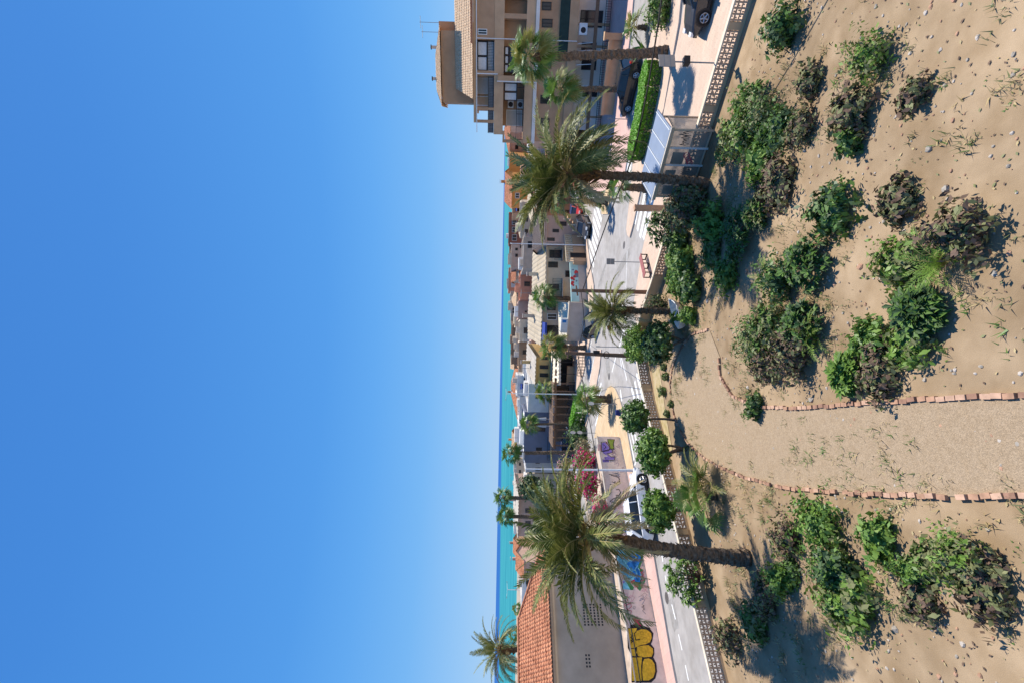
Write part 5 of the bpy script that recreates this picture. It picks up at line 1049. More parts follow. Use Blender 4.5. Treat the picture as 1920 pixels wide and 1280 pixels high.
# --- second row and beyond
rows = [
 ('long_shed', 'long grey ribbed roof running behind the ochre house and the grey cafe', 716, 560, 82, 80, 1003, 9, conc, 'shed', rib_b, .75, [], .6),
 ('flat_roof_house', 'pink plastered flat block with one dark vent, behind the ribbed roofs', 597, 563, 92, 92, 975, 8, pinkish, 'flat', conc, 0, [(984, 988, 586, 583)], .25),
 ('round_roof_house', 'house with a pale round roof terrace behind the grey cafe', 640, 598, 90, 90, 978, 8, beige, 'flat', beige, 0, [(990, 996, 632, 622)], .25),
 ('white_block', 'low white flat roofed block in front of the long terracotta roof', 792, 742, 92, 92, 977, 9, white_st, 'flat', conc, 0, [], .25),
 ('white_block', 'stepped white block with a tall narrow wall end, right of the low white one', 741, 702, 92, 92, 973, 9, white_st, 'flat', conc, 0, [(982, 990, 716, 708)], .25),
 ('white_block', 'white flat roofed block above the slate blue house', 856, 797, 90, 90, 976, 8, white_st, 'flat', conc, 0, [(980, 985, 820, 816)], .25),
 ('terracotta_roof_house', 'low house under the longest terracotta roof, against the sea', 798, 684, 128, 124, 975, 14, tan, 'hip', tiles, 2.2, [], .25),
 ('orange_house', 'small bright orange flat house above the white block', 851, 815, 122, 122, 965, 9, orange_st, 'ridge', tiles_l, .6, [], .25),
 ('window_house', 'long white house with two barred windows below the shore', 910, 858, 112, 112, 971, 9, beige, 'flat', conc, 0, [(973, 977, 872, 866), (973, 977, 888, 880)], .25),
 ('promenade_house', 'very long low house with a bright white roof edge on the shore', 1000, 862, 160, 158, 967, 10, white_st, 'flat', white_st, 0, [], .25),
 ('grey_house', 'grey brown flat house between the palms and the coral block', 500, 458, 100, 100, 962, 9, grey_st, 'flat', conc, 0, [(966, 971, 470, 465), (966, 971, 482, 476), (975, 980, 466, 460)], .25),
 ('coral_house', 'coral painted flat block, the brightest wall in the second row', 560, 508, 88, 88, 979, 8, coral, 'flat', conc, 0, [], .25),
 ('coral_house', 'narrow coral house at the shore with a dark gap beside it', 545, 502, 132, 132, 956, 8, coral, 'flat', conc, 0, [(960, 966, 520, 514)], .25),
 ('grey_house', 'grey house with a white roof tank between coral wall and sea', 563, 546, 118, 118, 960, 8, grey_st, 'flat', conc, 0, [(966, 974, 558, 552)], .25),
 ('tan_block', 'broad blank tan wall above the cream ribbed roof', 502, 440, 80, 80, 985, 8, grey_st, 'flat', conc, 0, [], .25),
 ('tan_block', 'long beige block behind the rose brown house', 446, 378, 84, 82, 980, 8, beige, 'flat', conc, 0, [(984, 990, 440, 430), (1000, 1008, 438, 428), (984, 990, 416, 408)], .25),
 ('brick_house', 'dark red brown house with a row of three windows, near the sea', 462, 398, 112, 110, 957, 10, brick_red, 'flat', conc, 0, [(960, 969, 422, 413, 'white'), (960, 969, 436, 426, 'white'), (960, 969, 452, 440, 'white'), (960, 968, 408, 402, 'white'), (974, 980, 420, 405)], .25),
 ('orange_house', 'orange house with an arched porch behind the tall date palm, lower one', 390, 336, 95, 92, 960, 10, orange_st, 'ridge', tiles, 1.4, [(966, 974, 372, 362, 'white'), (978, 986, 350, 342)], .25),
 ('orange_house', 'orange pink house at the foot of the apartment house, upper one', 336, 292, 98, 96, 958, 10, orange_st, 'flat', conc, 0, [(965, 976, 335, 326, 'white'), (968, 976, 312, 304)], .25),
 ('terracotta_roof_house', 'pale red tiled house glimpsed beside the balcony corner', 292, 248, 105, 100, 956, 9, pinkish, 'hip', tiles, 1.2, [(966, 972, 280, 272)], .25),
 ('umber_house', 'brown house with white framed windows, left of the shore lamp', 682, 610, 112, 110, 962, 9, umber, 'flat', conc, 0, [(966, 972, 630, 622, 'white'), (966, 972, 650, 642), (968, 974, 672, 664)], .25),
 ('umber_house', 'greyish brown house with a flat terrace beside the pink block', 608, 564, 116, 114, 961, 9, grey_st, 'flat', conc, 0, [(958, 967, 588, 576, 'white'), (964, 970, 602, 596)], .25),
 ('red_roof_house', 'red brown gabled house on the shore, right of the left date palm tip', 1084, 1052, 86, 86, 982, 8, pinkish, 'ridge', tiles, 1.3, [(987, 991, 1076, 1069, 'white')], .25),
 ('white_house', 'white house with a roof rail beyond the tiled roof house', 1150, 1081, 88, 86, 982, 8, white_st, 'flat', conc, 0, [(986, 990, 1094, 1088)], .25),
 ('red_roof_house', 'tiny red roof between the left date palm fronds', 1046, 1022, 120, 120, 972, 8, tan, 'ridge', tiles, 1.2, [], .25),
 ('grey_house', 'grey villa wall at the back of the white blocks', 770, 690, 104, 102, 976, 7, grey_st, 'flat', conc, 0, [(978, 984, 760, 748), (978, 984, 730, 720)], .25),
 ('tan_block', 'tan house over the cafe row with a small terrace', 690, 640, 96, 96, 976, 8, tan, 'flat', conc, 0, [(980, 988, 664, 656), (980, 988, 684, 676)], .25),
 ('brown_house', 'brown house behind the white and silver parked car', 402, 330, 66, 64, 1012, 9, tan, 'flat', conc, 0, [(1030, 1044, 392, 382), (1030, 1044, 360, 350), (1052, 1068, 400, 394)], .25),
 ('cream_house', 'cream side house behind the rose brown gabled one', 420, 380, 74, 72, 1000, 7, cream, 'shed', rib_m, .6, [(1008, 1016, 404, 396)], .6),
 ('tan_block', 'small tan box house just left of the brick red one', 470, 450, 120, 120, 958, 6, tan, 'flat', conc, 0, [], .25),
 ('white_house', 'narrow white house with dark windows between the grey brown one and the sea', 545, 528, 136, 136, 955, 6, white_st, 'flat', conc, 0, [], .25),
 ('red_roof_house', 'little house with an orange tile roof over the coral wall', 524, 500, 104, 104, 967, 6, beige, 'ridge', tiles, .9, [], .25),
 ('cream_house', 'cream house with a stepped parapet above the round terrace', 612, 584, 104, 104, 969, 6, cream, 'flat', conc, 0, [], .25),
 ('red_roof_house', 'house with faded red tiles between the pink block and the brown house', 580, 556, 108, 107, 968, 6, beige, 'hip', tiles_l, .9, [], .25),
 ('grey_house', 'grey house with roof huts behind the long ribbed roof', 668, 634, 104, 103, 970, 6, grey_st, 'flat', conc, 0, [], .25),
 ('white_block', 'thin white block behind the ochre house roof', 704, 676, 88, 88, 986, 5, white_st, 'flat', conc, 0, [], .25),
 ('tan_block', 'tan gable end at the right of the terracotta roof', 690, 668, 118, 118, 964, 6, tan, 'ridge', tiles_l, .8, [], .25),
 ('pink_house', 'pinkish house end above the cream blinds of the grey cafe', 655, 636, 74, 74, 1000, 5, pinkish, 'flat', conc, 0, [], .25),
 ('orange_house', 'small apricot house between the orange ones and the brick red one', 400, 384, 104, 104, 964, 6, stucco('apricot_stucco', (.68, .42, .24)), 'flat', conc, 0, [], .25),
 ('cream_house', 'pale house behind the left one of the pair of slender palms', 985, 950, 110, 110, 974, 6, cream, 'ridge', tiles_l, .8, [], .25),
 ('brown_house', 'brown flat house in front of the orange ones, behind the date palm', 360, 300, 74, 72, 990, 7, tan, 'flat', conc, 0, [], .25),
 ('beige_house', 'beige house under the orange pink one, behind the date palm', 310, 262, 66, 64, 1000, 7, beige, 'flat', conc, 0, [], .25),
]
for nm, lab, YL, YR, y0, y1, Xt, dp_, wm, rf, rm, rise, wins, pit_ in rows: house(nm, lab, YL, YR, y0, y1, Xt, dp_, wm, rf, rm, rise, wins, group=tb, pitch=pit_, auto=0 if 'shed' in nm or 'terracotta' in nm else (2 if len(wins) == 0 else 1) if len(wins) < 2 else 0)
# pale dome roof disc
p = D(985, 612, 95); t = thing('roof_dome', 'pale round dome over the roof terrace behind the grey cafe', 'dome', V((p.x, p.y, 0))); m = MB(); zd = D(997, 612, 95).z; m.tube([V((p.x, p.y, 5.0)), V((p.x, p.y, zd))], 2.1, 20, beige); m.build('drum', t); m = MB(); m.ball(V((p.x, p.y, zd)), 2.15, 2.15, .9, cream, 20, 8); m.build('dome_cap', t)
# bougainvillea and planting on the raised yard
rng = random.Random(6)
def yard_shrub(label, X, Y, y, rx, rz, n, size, ms, seed, **k):
    c = D(X, Y, y); return shrub(label, c - V((0, 0, rz * .75)), rx, rx, rz, n, size, ms, seed, **k)
yard_shrub('mass of magenta bougainvillea at the top right of the graffiti wall', 1096, 866, 41.5, 1.05, 1.0, 2400, .1, [magenta, magenta, leaf_mid, magenta], 160, name='bougainvillea', cat='bougainvillea')
yard_shrub('magenta bougainvillea glimpsed through the fronds above the scribbled wall', 1102, 905, 38, 1.2, .9, 1700, .1, [magenta, leaf_mid, magenta], 161, name='bougainvillea', cat='bougainvillea')
yard_shrub('magenta bougainvillea spilling over the wall beside the date palm crown', 1126, 960, 35, 1.1, .6, 1300, .09, [magenta, magenta, leaf_olive], 162, name='bougainvillea', cat='bougainvillea')
yard_shrub('dry russet shrub on the raised yard under the slender palms', 1062, 905, 44, 2.0, 1.0, 1500, .13, [brown_m, leaf_olive, brown_m], 163)
yard_shrub('pale pink flowering shrub behind the magenta bougainvillea', 1055, 878, 48, 1.4, .7, 800, .1, [rosec, leaf_olive, leaf_olive], 164)
yard_shrub('dark bushy tree behind the date palm, left of the pale house', 992, 914, 66, 1.7, 1.6, 1500, .2, [leaf_dark, leaf_dark], 165, name='bush', cat='bush')
yard_shrub('dark bush beneath the pale house wall', 1022, 928, 60, 2.2, 1.3, 1500, .18, [leaf_dark, leaf_dark, leaf_mid], 166, name='bush', cat='bush')
for nm_, X, Y, y in (('dry pampas clump by the end of the graffiti wall', 1094, 838, 50),):
    yard_shrub(nm_, X, Y, y, 1.2, 1.0, 900, .16, [frond_y, leaf_olive, brown_m], 167, name='grass_clump', cat='plant', aspect=.15)

# television aerials on the roofs of the town
rng = random.Random(55)
for k, (X, Y, y, lab) in enumerate(((962, 430, 116, 'brick red house'), (968, 478, 104, 'grey brown house'), (962, 505, 136, 'narrow coral house'), (972, 575, 96, 'pink plastered block'), (966, 640, 114, 'brown house by the terracotta roof'), (975, 668, 99, 'tan house over the cafe row'), (974, 720, 96, 'stepped white block'), (972, 760, 108, 'grey villa'), (976, 820, 94, 'white block above the slate house'), (970, 890, 116, 'two window house'), (996, 550, 66, 'cream ribbed roof'), (1000, 690, 72, 'ochre house'))):
    p = D(X + 4, Y, y); t = thing('roof_aerial', f'thin television aerial on the roof of the {lab}', 'antenna', p, 'aerials on the town roofs'); h = rng.uniform(1.6, 2.6); m = MB(); m.tube([p - V((0, 0, .8)), p + V((0, 0, h))], .03, 4, grey_metal); m.build('mast', t)
    m = MB(); a = rng.uniform(0, 3.14); d = V((math.cos(a), math.sin(a), 0)); tp = p + V((0, 0, h - .15)); m.tube([tp - d * .6, tp + d * .6], .022, 4, grey_metal)
    for i in range(5): c = tp + d * (-.5 + i * .25); e = V((-d.y, d.x, 0)) * .3; m.tube([c - e, c + e], .014, 4, grey_metal)
    m.build('crossbars', t)
# ------------------------------------------------------------------ cars
tyre_m = mat('tyre', (.016, .016, .016), .85, .2, 8); rim_m = mat('alloy', (.5, .5, .52), .35, .05, 5, metal=.7); plast = mat('dark_plastic', (.03, .03, .032), .6, .1, 6); lamp_m = mat('lamp_lens', (.75, .77, .8), .15, .03, 5, spec=.6); tail_m = mat('tail_lens', (.45, .01, .01), .25, .05, 5); plate_m = mat('number_plate', (.7, .7, .68), .6, .02, 4)
def paintm(n, c, metal=.0): return mat('car_paint_' + n, c, .32, .03, 2, coat=.7, metal=metal)
def car(label, loc, head, pm, suv=False, L=4.15, roofm=None, sc_=1.0):
    t = thing('parked_car' if 'parked' in label else 'car', label, 'car', (0, 0, 0)); hw = .89 if suv else .86; H_ = 1.64 if suv else 1.47; bz = 1.0 if suv else .93; gc = .24 if suv else .19; h = L / 2
    st = [(-h, .5, bz - .08, hw * .80), (-h + .07, .34, bz - .02, hw * .92), (-h + .35, gc + .02, bz + .03, hw * .98), (-h + .9, gc, bz + .02, hw), (-.3, gc, bz, hw), (.55, gc, bz - .01, hw), (h - 1.05, gc, bz - .05, hw * .99), (h - .5, gc + .02, bz - .14, hw * .96), (h - .15, .3, bz - .24, hw * .86), (h, .42, bz - .36, hw * .70)]
    m = MB(); vs = []; fs = []; n = 12
    for x, zb, zt_, w_ in st:
        half = [(-w_ * .9, zb), (-w_ * .985, zb + .13), (-w_, zb + (zt_ - zb) * .5), (-w_ * .975, zt_ - .09), (-w_ * .9, zt_ - .02), (-w_ * .5, zt_ + .015)]
        for y, z in half + [(-y, z) for y, z in reversed(half)]: vs.append((x, y, z))
    for i in range(len(st) - 1):
        for k in range(n): k2 = (k + 1) % n; fs.append((i * n + k, i * n + k2, (i + 1) * n + k2, (i + 1) * n + k))
    fs.append(tuple(range(n))); fs.append(tuple(reversed(range((len(st) - 1) * n, len(st) * n)))); m.idx(vs, fs, pm)
    # roof panel and pillars
    xr0, xr1, xf1, xf0 = -h + .12, -h + .62, h - 2.05, h - 1.2; tw = hw * .76; bw = hw * .93
    rows_ = [(xr1 - .12, tw * .93, H_ - .07), (xr1 + .1, tw, H_ - .015), ((xr1 + xf1) / 2, tw * 1.02, H_), (xf1 - .15, tw * 1.0, H_ - .02), (xf1 + .06, tw * .95, H_ - .08)]
    vs = []; fs = []
    for x, w_, z in rows_:
        for y, dz in ((-w_, -.06), (-w_ * .86, 0), (0, .02), (w_ * .86, 0), (w_, -.06)): vs.append((x, y, z + dz))
    for i in range(4):
        for k in range(4): fs.append((i * 5 + k, (i + 1) * 5 + k, (i + 1) * 5 + k + 1, i * 5 + k + 1))
    m.idx(vs, fs, roofm or pm)
    for s in (-1, 1):
        P0 = lambda x: V((x, s * bw * .97, bz)); P1 = lambda x: V((x, s * tw * .985, H_ - .06))
        for a, b, r in ((xr0 + .1, xr1, .085), (xr0 + .75, xr1 + .35, .06), (.05, .0, .04), (xf0 - .02, xf1, .05)): m.tube([P0(a), P1(b)], r, 6, pm)
        m.box((xf1 + .45, s * (hw + .09), bz + .0), .16, .2, .13, pm)
    o = m.build('body', t, smooth=False)
    gm_ = MB(); B = [V((xr0, -bw, bz - .03)), V((xf0, -bw, bz - .06)), V((xf0, bw, bz - .06)), V((xr0, bw, bz - .03))]; T = [V((xr1, -tw, H_ - .07)), V((xf1, -tw, H_ - .09)), V((xf1, tw, H_ - .09)), V((xr1, tw, H_ - .07))]
    gm_.hexa(B, T, glass); gm_.build('window_glass', t)
    r = .35 if suv else .32
    for x in (-h + .82, h - .88):
        for s in (-1, 1):
            a = MB(); a.tube([V((x, s * (hw - .1), r + .02)), V((x, s * (hw + .006), r + .02))], r + .075, 18, plast); a.build('wheel_arch', t)
            wm_ = MB(); wm_.tube([V((x, s * (hw - .18), r)), V((x, s * (hw + .02), r))], r, 18, tyre_m); wo = wm_.build('wheel', t)
            rm_ = MB(); rm_.tube([V((x, s * (hw + .0), r)), V((x, s * (hw + .03), r))], r * .66, 14, plast)
            for k in range(5): an = k * 1.2566; rm_.tube([V((x, s * (hw + .034), r)), V((x + math.cos(an) * r * .62, s * (hw + .034), r + math.sin(an) * r * .62))], .035, 4, rim_m)
            rm_.tube([V((x + math.cos(k * .449) * r * .64, s * (hw + .03), r + math.sin(k * .449) * r * .64)) for k in range(15)], .022, 4, rim_m); q = rm_.build('rim', wo); ORG[q.name] = V((0, 0, 0))
    for s in (-1, 1):
        a = MB(); a.box((h - .13, s * hw * .62, bz - .33), .2, .34, .13, lamp_m); a.build('headlight', t); a = MB(); a.box((-h + .05, s * hw * .70, bz - .2), .14, .26, .2, tail_m); a.build('tail_light', t)
    a = MB(); a.box((-h + .06, 0, .34), .16, hw * 1.5, .2, plast); a.box((h - .1, 0, .34), .24, hw * 1.25, .17, plast)
    for s in (-1, 1): a.box((0, s * (hw - .02), gc - .02), L - 2.4, .06, .12, plast)
    a.build('bumper_trim', t); a = MB(); a.box((-h - .035, 0, .58), .03, .5, .11, plate_m); a.box((h - .005, 0, .45), .05, .5, .11, plate_m); a.build('number_plate', t)
    t.location = V(loc); t.rotation_euler = (0, 0, math.atan2(head[1], head[0])); t.scale = (sc_,) * 3
    return t
wcar = paintm('white', (.80, .80, .80)); dcar = paintm('charcoal', (.045, .05, .06), .3); bcar = paintm('black', (.012, .013, .016)); rcar = paintm('red', (.45, .015, .012)); scar = paintm('silver', (.42, .43, .46), .5); ncar = paintm('navy', (.02, .04, .12)); 
car('white estate car with black windows driving along the painted wall', G(1216, 949), (.80, .60), wcar, False, 4.6, sc_=1.06)
car('charcoal parked hatchback beside the zebra crossing, nearest of the row', G(1105, 426), (-.55, -.83), dcar)
car('red parked car half hidden behind the charcoal hatchback', G(1092, 397), (-.55, -.83), rcar, roofm=ncar)
car('silver grey parked car under the tall date palm fronds', G(1090, 356), (-.60, -.80), scar)
car('black parked car below the low tan wall, a bright strip along its roof', V((19.9, 37.0, 0)), (-.55, .83), bcar, L=4.3)
car('dark grey parked car at the right edge beyond the bus shelter', V((17.3, 22.9, .12)), (-.75, .66), dcar)
p = D(1066, 829, 65); p.z = 0; car('dark blue parked van below the slate blue house', p, (1, .1), ncar, True, 4.3)
car('black parked car far along the cafe pavement behind the red sign', G(1121, 606), (.5, -.86), bcar)
# ------------------------------------------------------------------ bus shelter
sb = V((9.9, 21.9, 0)); sa = V((7.56, 24.46, 0)); sp = Plane(sa, sb); L = sp.len
t = thing('bus_shelter', 'bus shelter with a blue grey ribbed roof and scrawled glass panels', 'bus shelter', sp.pt(L / 2, .12, -.7))
beige_m = mat('shelter_frame', (.52, .42, .30), .55, .08, 5); roof_m = mat('shelter_roof', (.23, .275, .36), .35, .08, 1.5, spec=.5)
sgl = bpy.data.materials.new('shelter_glass'); sgl.use_nodes = True; n_ = sgl.node_tree.nodes; l_ = sgl.node_tree.links; pb_ = n_['Principled BSDF']; pb_.inputs['Base Color'].default_value = (.30, .29, .25, 1); pb_.inputs['Roughness'].default_value = .12
nz = n_.new('ShaderNodeTexNoise'); nz.inputs['Scale'].default_value = 2.5; nz.inputs['Detail'].default_value = 8; mr_ = n_.new('ShaderNodeMapRange'); mr_.inputs['From Min'].default_value = .35; mr_.inputs['From Max'].default_value = .7; mr_.inputs['To Min'].default_value = .68; mr_.inputs['To Max'].default_value = .93
tr_ = n_.new('ShaderNodeBsdfTransparent'); mx_ = n_.new('ShaderNodeMixShader'); tcn = n_.new('ShaderNodeTexCoord'); l_.new(tcn.outputs['Object'], nz.inputs['Vector']); l_.new(nz.outputs['Fac'], mr_.inputs['Value']); l_.new(mr_.outputs[0], mx_.inputs[0]); l_.new(tr_.outputs[0], mx_.inputs[1]); l_.new(pb_.outputs[0], mx_.inputs[2]); l_.new(mx_.outputs[0], n_['Material Output'].inputs['Surface'])
m = MB(); zr0, zr1 = 2.42, 2.62; m.idx([sp.pt(-.1, zr0, .1), sp.pt(L + .1, zr0, .1), sp.pt(L + .1, zr1, -1.9), sp.pt(-.1, zr1, -1.9), sp.pt(-.1, zr0 - .05, .1), sp.pt(L + .1, zr0 - .05, .1), sp.pt(L + .1, zr1 - .05, -1.9), sp.pt(-.1, zr1 - .05, -1.9)], [(0, 1, 2, 3), (7, 6, 5, 4), (0, 4, 5, 1), (2, 6, 7, 3), (1, 5, 6, 2), (3, 7, 4, 0)], roof_m); ro = m.build('roof', t)
m = MB()
for k in range(5): u = .02 + (L - .04) * k / 4; m.tube([sp.pt(u, zr0 + .02, .09), sp.pt(u, zr1 + .02, -1.88)], .022, 5, white_metal)
m.build('roof_rib', t)
m = MB(); sp.box(m, -.12, L + .12, zr0 - .2, zr0 - .06, -.02, .14, beige_m); sp.box(m, -.12, L + .12, zr0 - .058, zr0 - .01, .102, .2, mat('shelter_gutter', (.62, .56, .48), .5, .05, 4))
for k in range(5): u = .03 + (L - .06) * k / 4; sp.box(m, u - .04, u + .04, .12, zr0 - .202, -.05, .05, beige_m if k in (0, 4) else frame_w)
sp.box(m, .07, L - .07, .42, .5, -.03, .03, beige_m); 
for u in (.03, L - .03): sp.box(m, u - .04, u + .04, .12, zr1 - .1, -1.45, -1.37, beige_m); sp.box(m, u - .03, u + .03, .42, .48, -1.37, -.05, beige_m); sp.box(m, u - .03, u + .03, 2.12, 2.2, -1.37, -.05, beige_m)
m.build('frame', t)
for k in range(4): m = MB(); u0 = .08 + (L - .06) * k / 4; u1 = u0 + (L - .06) / 4 - .1; m.face([sp.pt(u0, .5, 0), sp.pt(u1, .5, 0), sp.pt(u1, 2.2, 0), sp.pt(u0, 2.2, 0)], sgl); q = m.build('glass_panel', t)
for u in (.03, L - .03): m = MB(); m.face([sp.pt(u, .5, -.06), sp.pt(u, .5, -1.36), sp.pt(u, 2.12, -1.36), sp.pt(u, 2.12, -.06)], sgl); m.build('glass_panel', t)
m = MB(); sp.box(m, .15, .62, 1.1, 1.95, -.03, -.01, mat('dark_poster', (.06, .06, .05), .7, .4, 14)); sp.box(m, 1.0, 1.45, 1.55, 2.05, -.03, -.01, MATS['dark_poster']); sp.box(m, 1.75, 2.35, 1.35, 1.95, -.03, -.01, MATS['dark_poster']); m.build('poster', t)
m = MB()
def scr(pts, mm, w_): 
    q = [sp.pt(u, z, .006) for u, z in pts]
    for a, b in zip(q, q[1:]): d = (b - a).normalized(); s_ = sp.n.cross(d) * w_ / 2; m.face([a - s_, b - s_, b + s_, a + s_], mm)
rng = random.Random(9)
for k in range(5): u = 1.85 + k * .1; scr([(u + .12 * math.cos(a), 1.0 + k * .07 + .13 * math.sin(a)) for a in [x * .6 for x in range(11)]], red, .03)
for k in range(9): u = 2.7 + k * .08; scr([(u, 1.3 + rng.uniform(0, .3)), (u + .05, 1.75 + rng.uniform(-.1, .2)), (u + .09, 1.4 + rng.uniform(-.1, .2))], gcol('dark_grey', (.09, .085, .08)), .028)
for k in range(5): scr([(2.65 + rng.uniform(0, .7), 1.0 + k * .07), (2.9 + rng.uniform(0, .5), 1.02 + k * .07)], MATS['spray_dark_grey'], .025)
for k in range(4): u = 1.2 + k * .1; scr([(u, .9), (u + .08, 1.3), (u + .12, .95)], MATS['spray_dark_grey'], .02)
m.build('scrawl', t)
m = MB(); sp.box(m, .4, L - .4, .5, .56, -.55, -.15, beige_m); 
for u in (.7, L - .7): sp.box(m, u - .03, u + .03, .12, .498, -.4, -.3, beige_m)
m.build('bench_seat', t)
# ------------------------------------------------------------------ bench, signs, posts
c = G(1206, 498, .5); d = V((.80, .60, 0)); nn = V((.60, -.80, 0)); red_m = mat('bench_red', (.33, .11, .10), .6, .15, 6)
t = thing('bench', 'long dull red bench with a black frame on the pavement by the lattice wall', 'bench', V((c.x, c.y, .12)))
def bb(m, u0, u1, n0, n1, z0, z1, mm):
    b = [V((c.x, c.y, z0)) + d * u + nn * n for u, n in ((u0, n0), (u1, n0), (u1, n1), (u0, n1))]
    if (b[1] - b[0]).cross(b[3] - b[0]).z < 0: b.reverse()
    m.hexa(b, [p + V((0, 0, z1 - z0)) for p in b], mm)
m = MB(); [bb(m, -.95, .95, -.24 + k * .165, -.09 + k * .165, .54, .58, red_m) for k in range(3)]; m.build('seat', t)
for u in (-.85, 0, .85):
    m = MB(); bb(m, u - .03, u + .03, -.295, -.25, .12, .535, black); bb(m, u - .03, u + .03, .19, .235, .12, .535, black); bb(m, u - .03, u + .03, -.249, .19, .14, .19, black); m.build('leg_frame', t)
c = G(1263, 392, .12); t = thing('information_post', 'square tan metal post standing by the zebra crossing behind the glossy shrub', 'post', c); hz = D(1191, 392, c.y).z
m = MB(); m.box(c, .27, .27, hz - .12, mat('tan_post', (.42, .29, .19), .6, .1, 4), R(20)); m.build('post', t); m = MB(); m.box(V((c.x, c.y, hz + .002)), .31, .31, .05, brickedge, R(20)); m.build('cap', t)
def sign(label, Xb, Yb, Xt, wd, hh, mm, shape='rect', ang=0.0, y=None, zb=.12, name='traffic_sign', extra=None, Yt=None, back=grey_metal):
    b = G(Xb, Yb, zb) if y is None else D(Xb, Yb, y)
    if y is not None: b.z = zb
    top = D(Xt, Yt or Yb, b.y).z; t = thing(name, label, 'sign', b); m = MB(); m.tube([b, V((b.x, b.y, top - .02))], .03, 6, grey_metal); m.build('pole', t)
    dx = V((math.cos(ang), math.sin(ang), 0)); nv = V((dx.y, -dx.x, 0)); zc = top - hh / 2; c = V((b.x, b.y, zc)) + nv * .05
    k = {'rect': 4, 'octagon': 8, 'disc': 20}[shape]
    if shape == 'rect': pts = [c + dx * sx * wd / 2 + V((0, 0, sz * hh / 2)) for sx, sz in ((-1, -1), (1, -1), (1, 1), (-1, 1))]
    else: pts = [c + dx * wd / 2 * math.cos(2 * math.pi * (i + .5) / k) + V((0, 0, hh / 2 * math.sin(2 * math.pi * (i + .5) / k))) for i in range(k)]
    m = MB(); bk = [p - nv * .03 for p in pts]; m.face(pts, mm); m.face(list(reversed(bk)), back)
    for i in range(k): j = (i + 1) % k; m.face([pts[j], pts[i], bk[i], bk[j]], back)
    m.build('plate', t)
    if extra: extra(t, c, dx, nv)
    return t
def two(t, c, dx, nv):
    m = MB(); a = c + nv * .004
    for dz in (-.27, .0, .27): p = a + V((0, 0, dz)); m.face([p - dx * .21 - V((0, 0, .012)), p + dx * .21 - V((0, 0, .012)), p + dx * .21 + V((0, 0, .012)), p - dx * .21 + V((0, 0, .012))], frame_w if False else metal)
    m.build('joint', t)
sign('plain grey sign back on a thin pole behind the bench', 1200, 492, 1137, .42, .58, mat('sign_back', (.20, .22, .22), .6, .08, 6), extra=two)
def rimr(t, c, dx, nv):
    m = MB(); pts = [c + nv * .006 + dx * .24 * math.cos(2 * math.pi * (i + .5) / 8) + V((0, 0, .24 * math.sin(2 * math.pi * (i + .5) / 8))) for i in range(9)]; m.tube(pts, .012, 4, frame_w); m.build('rim', t)
sign('red eight sided sign at the street corner behind the small date palm', 1190, 615, 1137, .52, .52, mat('sign_red', (.50, .05, .04), .5, .1, 6), 'octagon', 0, zb=.0, extra=rimr)
sign('thin pole with a small sign seen edge on, beside the utility pole', 1185, 651, 1117, .4, .32, grey_metal, 'rect', R(85), zb=0)
sign('oval looking round sign on the ochre island beside the shaggy palm', 1157, 757, 1103, .5, .5, metal, 'disc', R(62))
sign('pole with round pale discs near the end of the graffiti wall', 1117, 811, 1070, .55, .55, white_metal, 'disc', R(50), extra=lambda t, c, dx, nv: sign2(t, c, dx, nv)) if False else None
def sign2(t, c, dx, nv):
    cc = c - V((0, 0, .72)); m = MB(); pts = [cc + dx * .27 * math.cos(i * .314) + V((0, 0, .27 * math.sin(i * .314))) for i in range(20)]; m.face(pts, metal); m.face([p - nv * .03 for p in reversed(pts)], grey_metal); m.build('plate', t)
sign('pole with two round pale discs near the end of the graffiti wall', 1117, 811, 1069, .5, .55, metal, 'disc', R(62), extra=sign2)
sign('grey street sign pole on the far rose pavement, beside the hedge end', 1187, 267, 1136, .3, .3, grey_metal, 'rect', R(80))
sign('thin leaning looking pole on the sunlit rose pavement below the apartment house', 1176, 224, 1139, .25, .25, grey_metal, 'rect', R(85))
def darkbox(t, c, dx, nv):
    m = MB(); z = D(1287, 121, c.y).z; m.box(V((c.x, c.y, z - .12)), .34, .26, .25, frame_d); m.build('lamp_box', t)
    for dz in (-.14, .12):
        m = MB(); a = c + nv * .004 + V((0, 0, dz)); m.face([a - dx * .33 - V((0, 0, .015)), a + dx * .33 - V((0, 0, .015)), a + dx * .33 + V((0, 0, .015)), a - dx * .33 + V((0, 0, .015))], grey_metal); m.build('bracket', t)
sign('big square beige sign back on a post at the right edge', 1410, 121, 1235, .62, .70, mat('beige_sign', (.42, .37, .31), .6, .06, 4), 'rect', R(15), y=20.5, zb=.12, extra=darkbox)
# blue box sign by the island kerb
c = G(1169, 773, .12); t = thing('blue_marker', 'small dark blue marker box on the island kerb beside the round tree', 'sign', c); m = MB(); b4 = [c + V((-.26, -.2, .22)), c + V((.26, -.2, .22)), c + V((.26, .2, .22)), c + V((-.26, .2, .22))]; m.hexa(b4, [p + V(((c.x - p.x) * .25, (c.y - p.y) * .3, .4)) for p in b4], mat('deep_blue', (.015, .02, .12), .5, .1, 4)); m.build('casing', t); m = MB(); m.box(c, .12, .12, .22, grey_metal); m.build('stand', t)
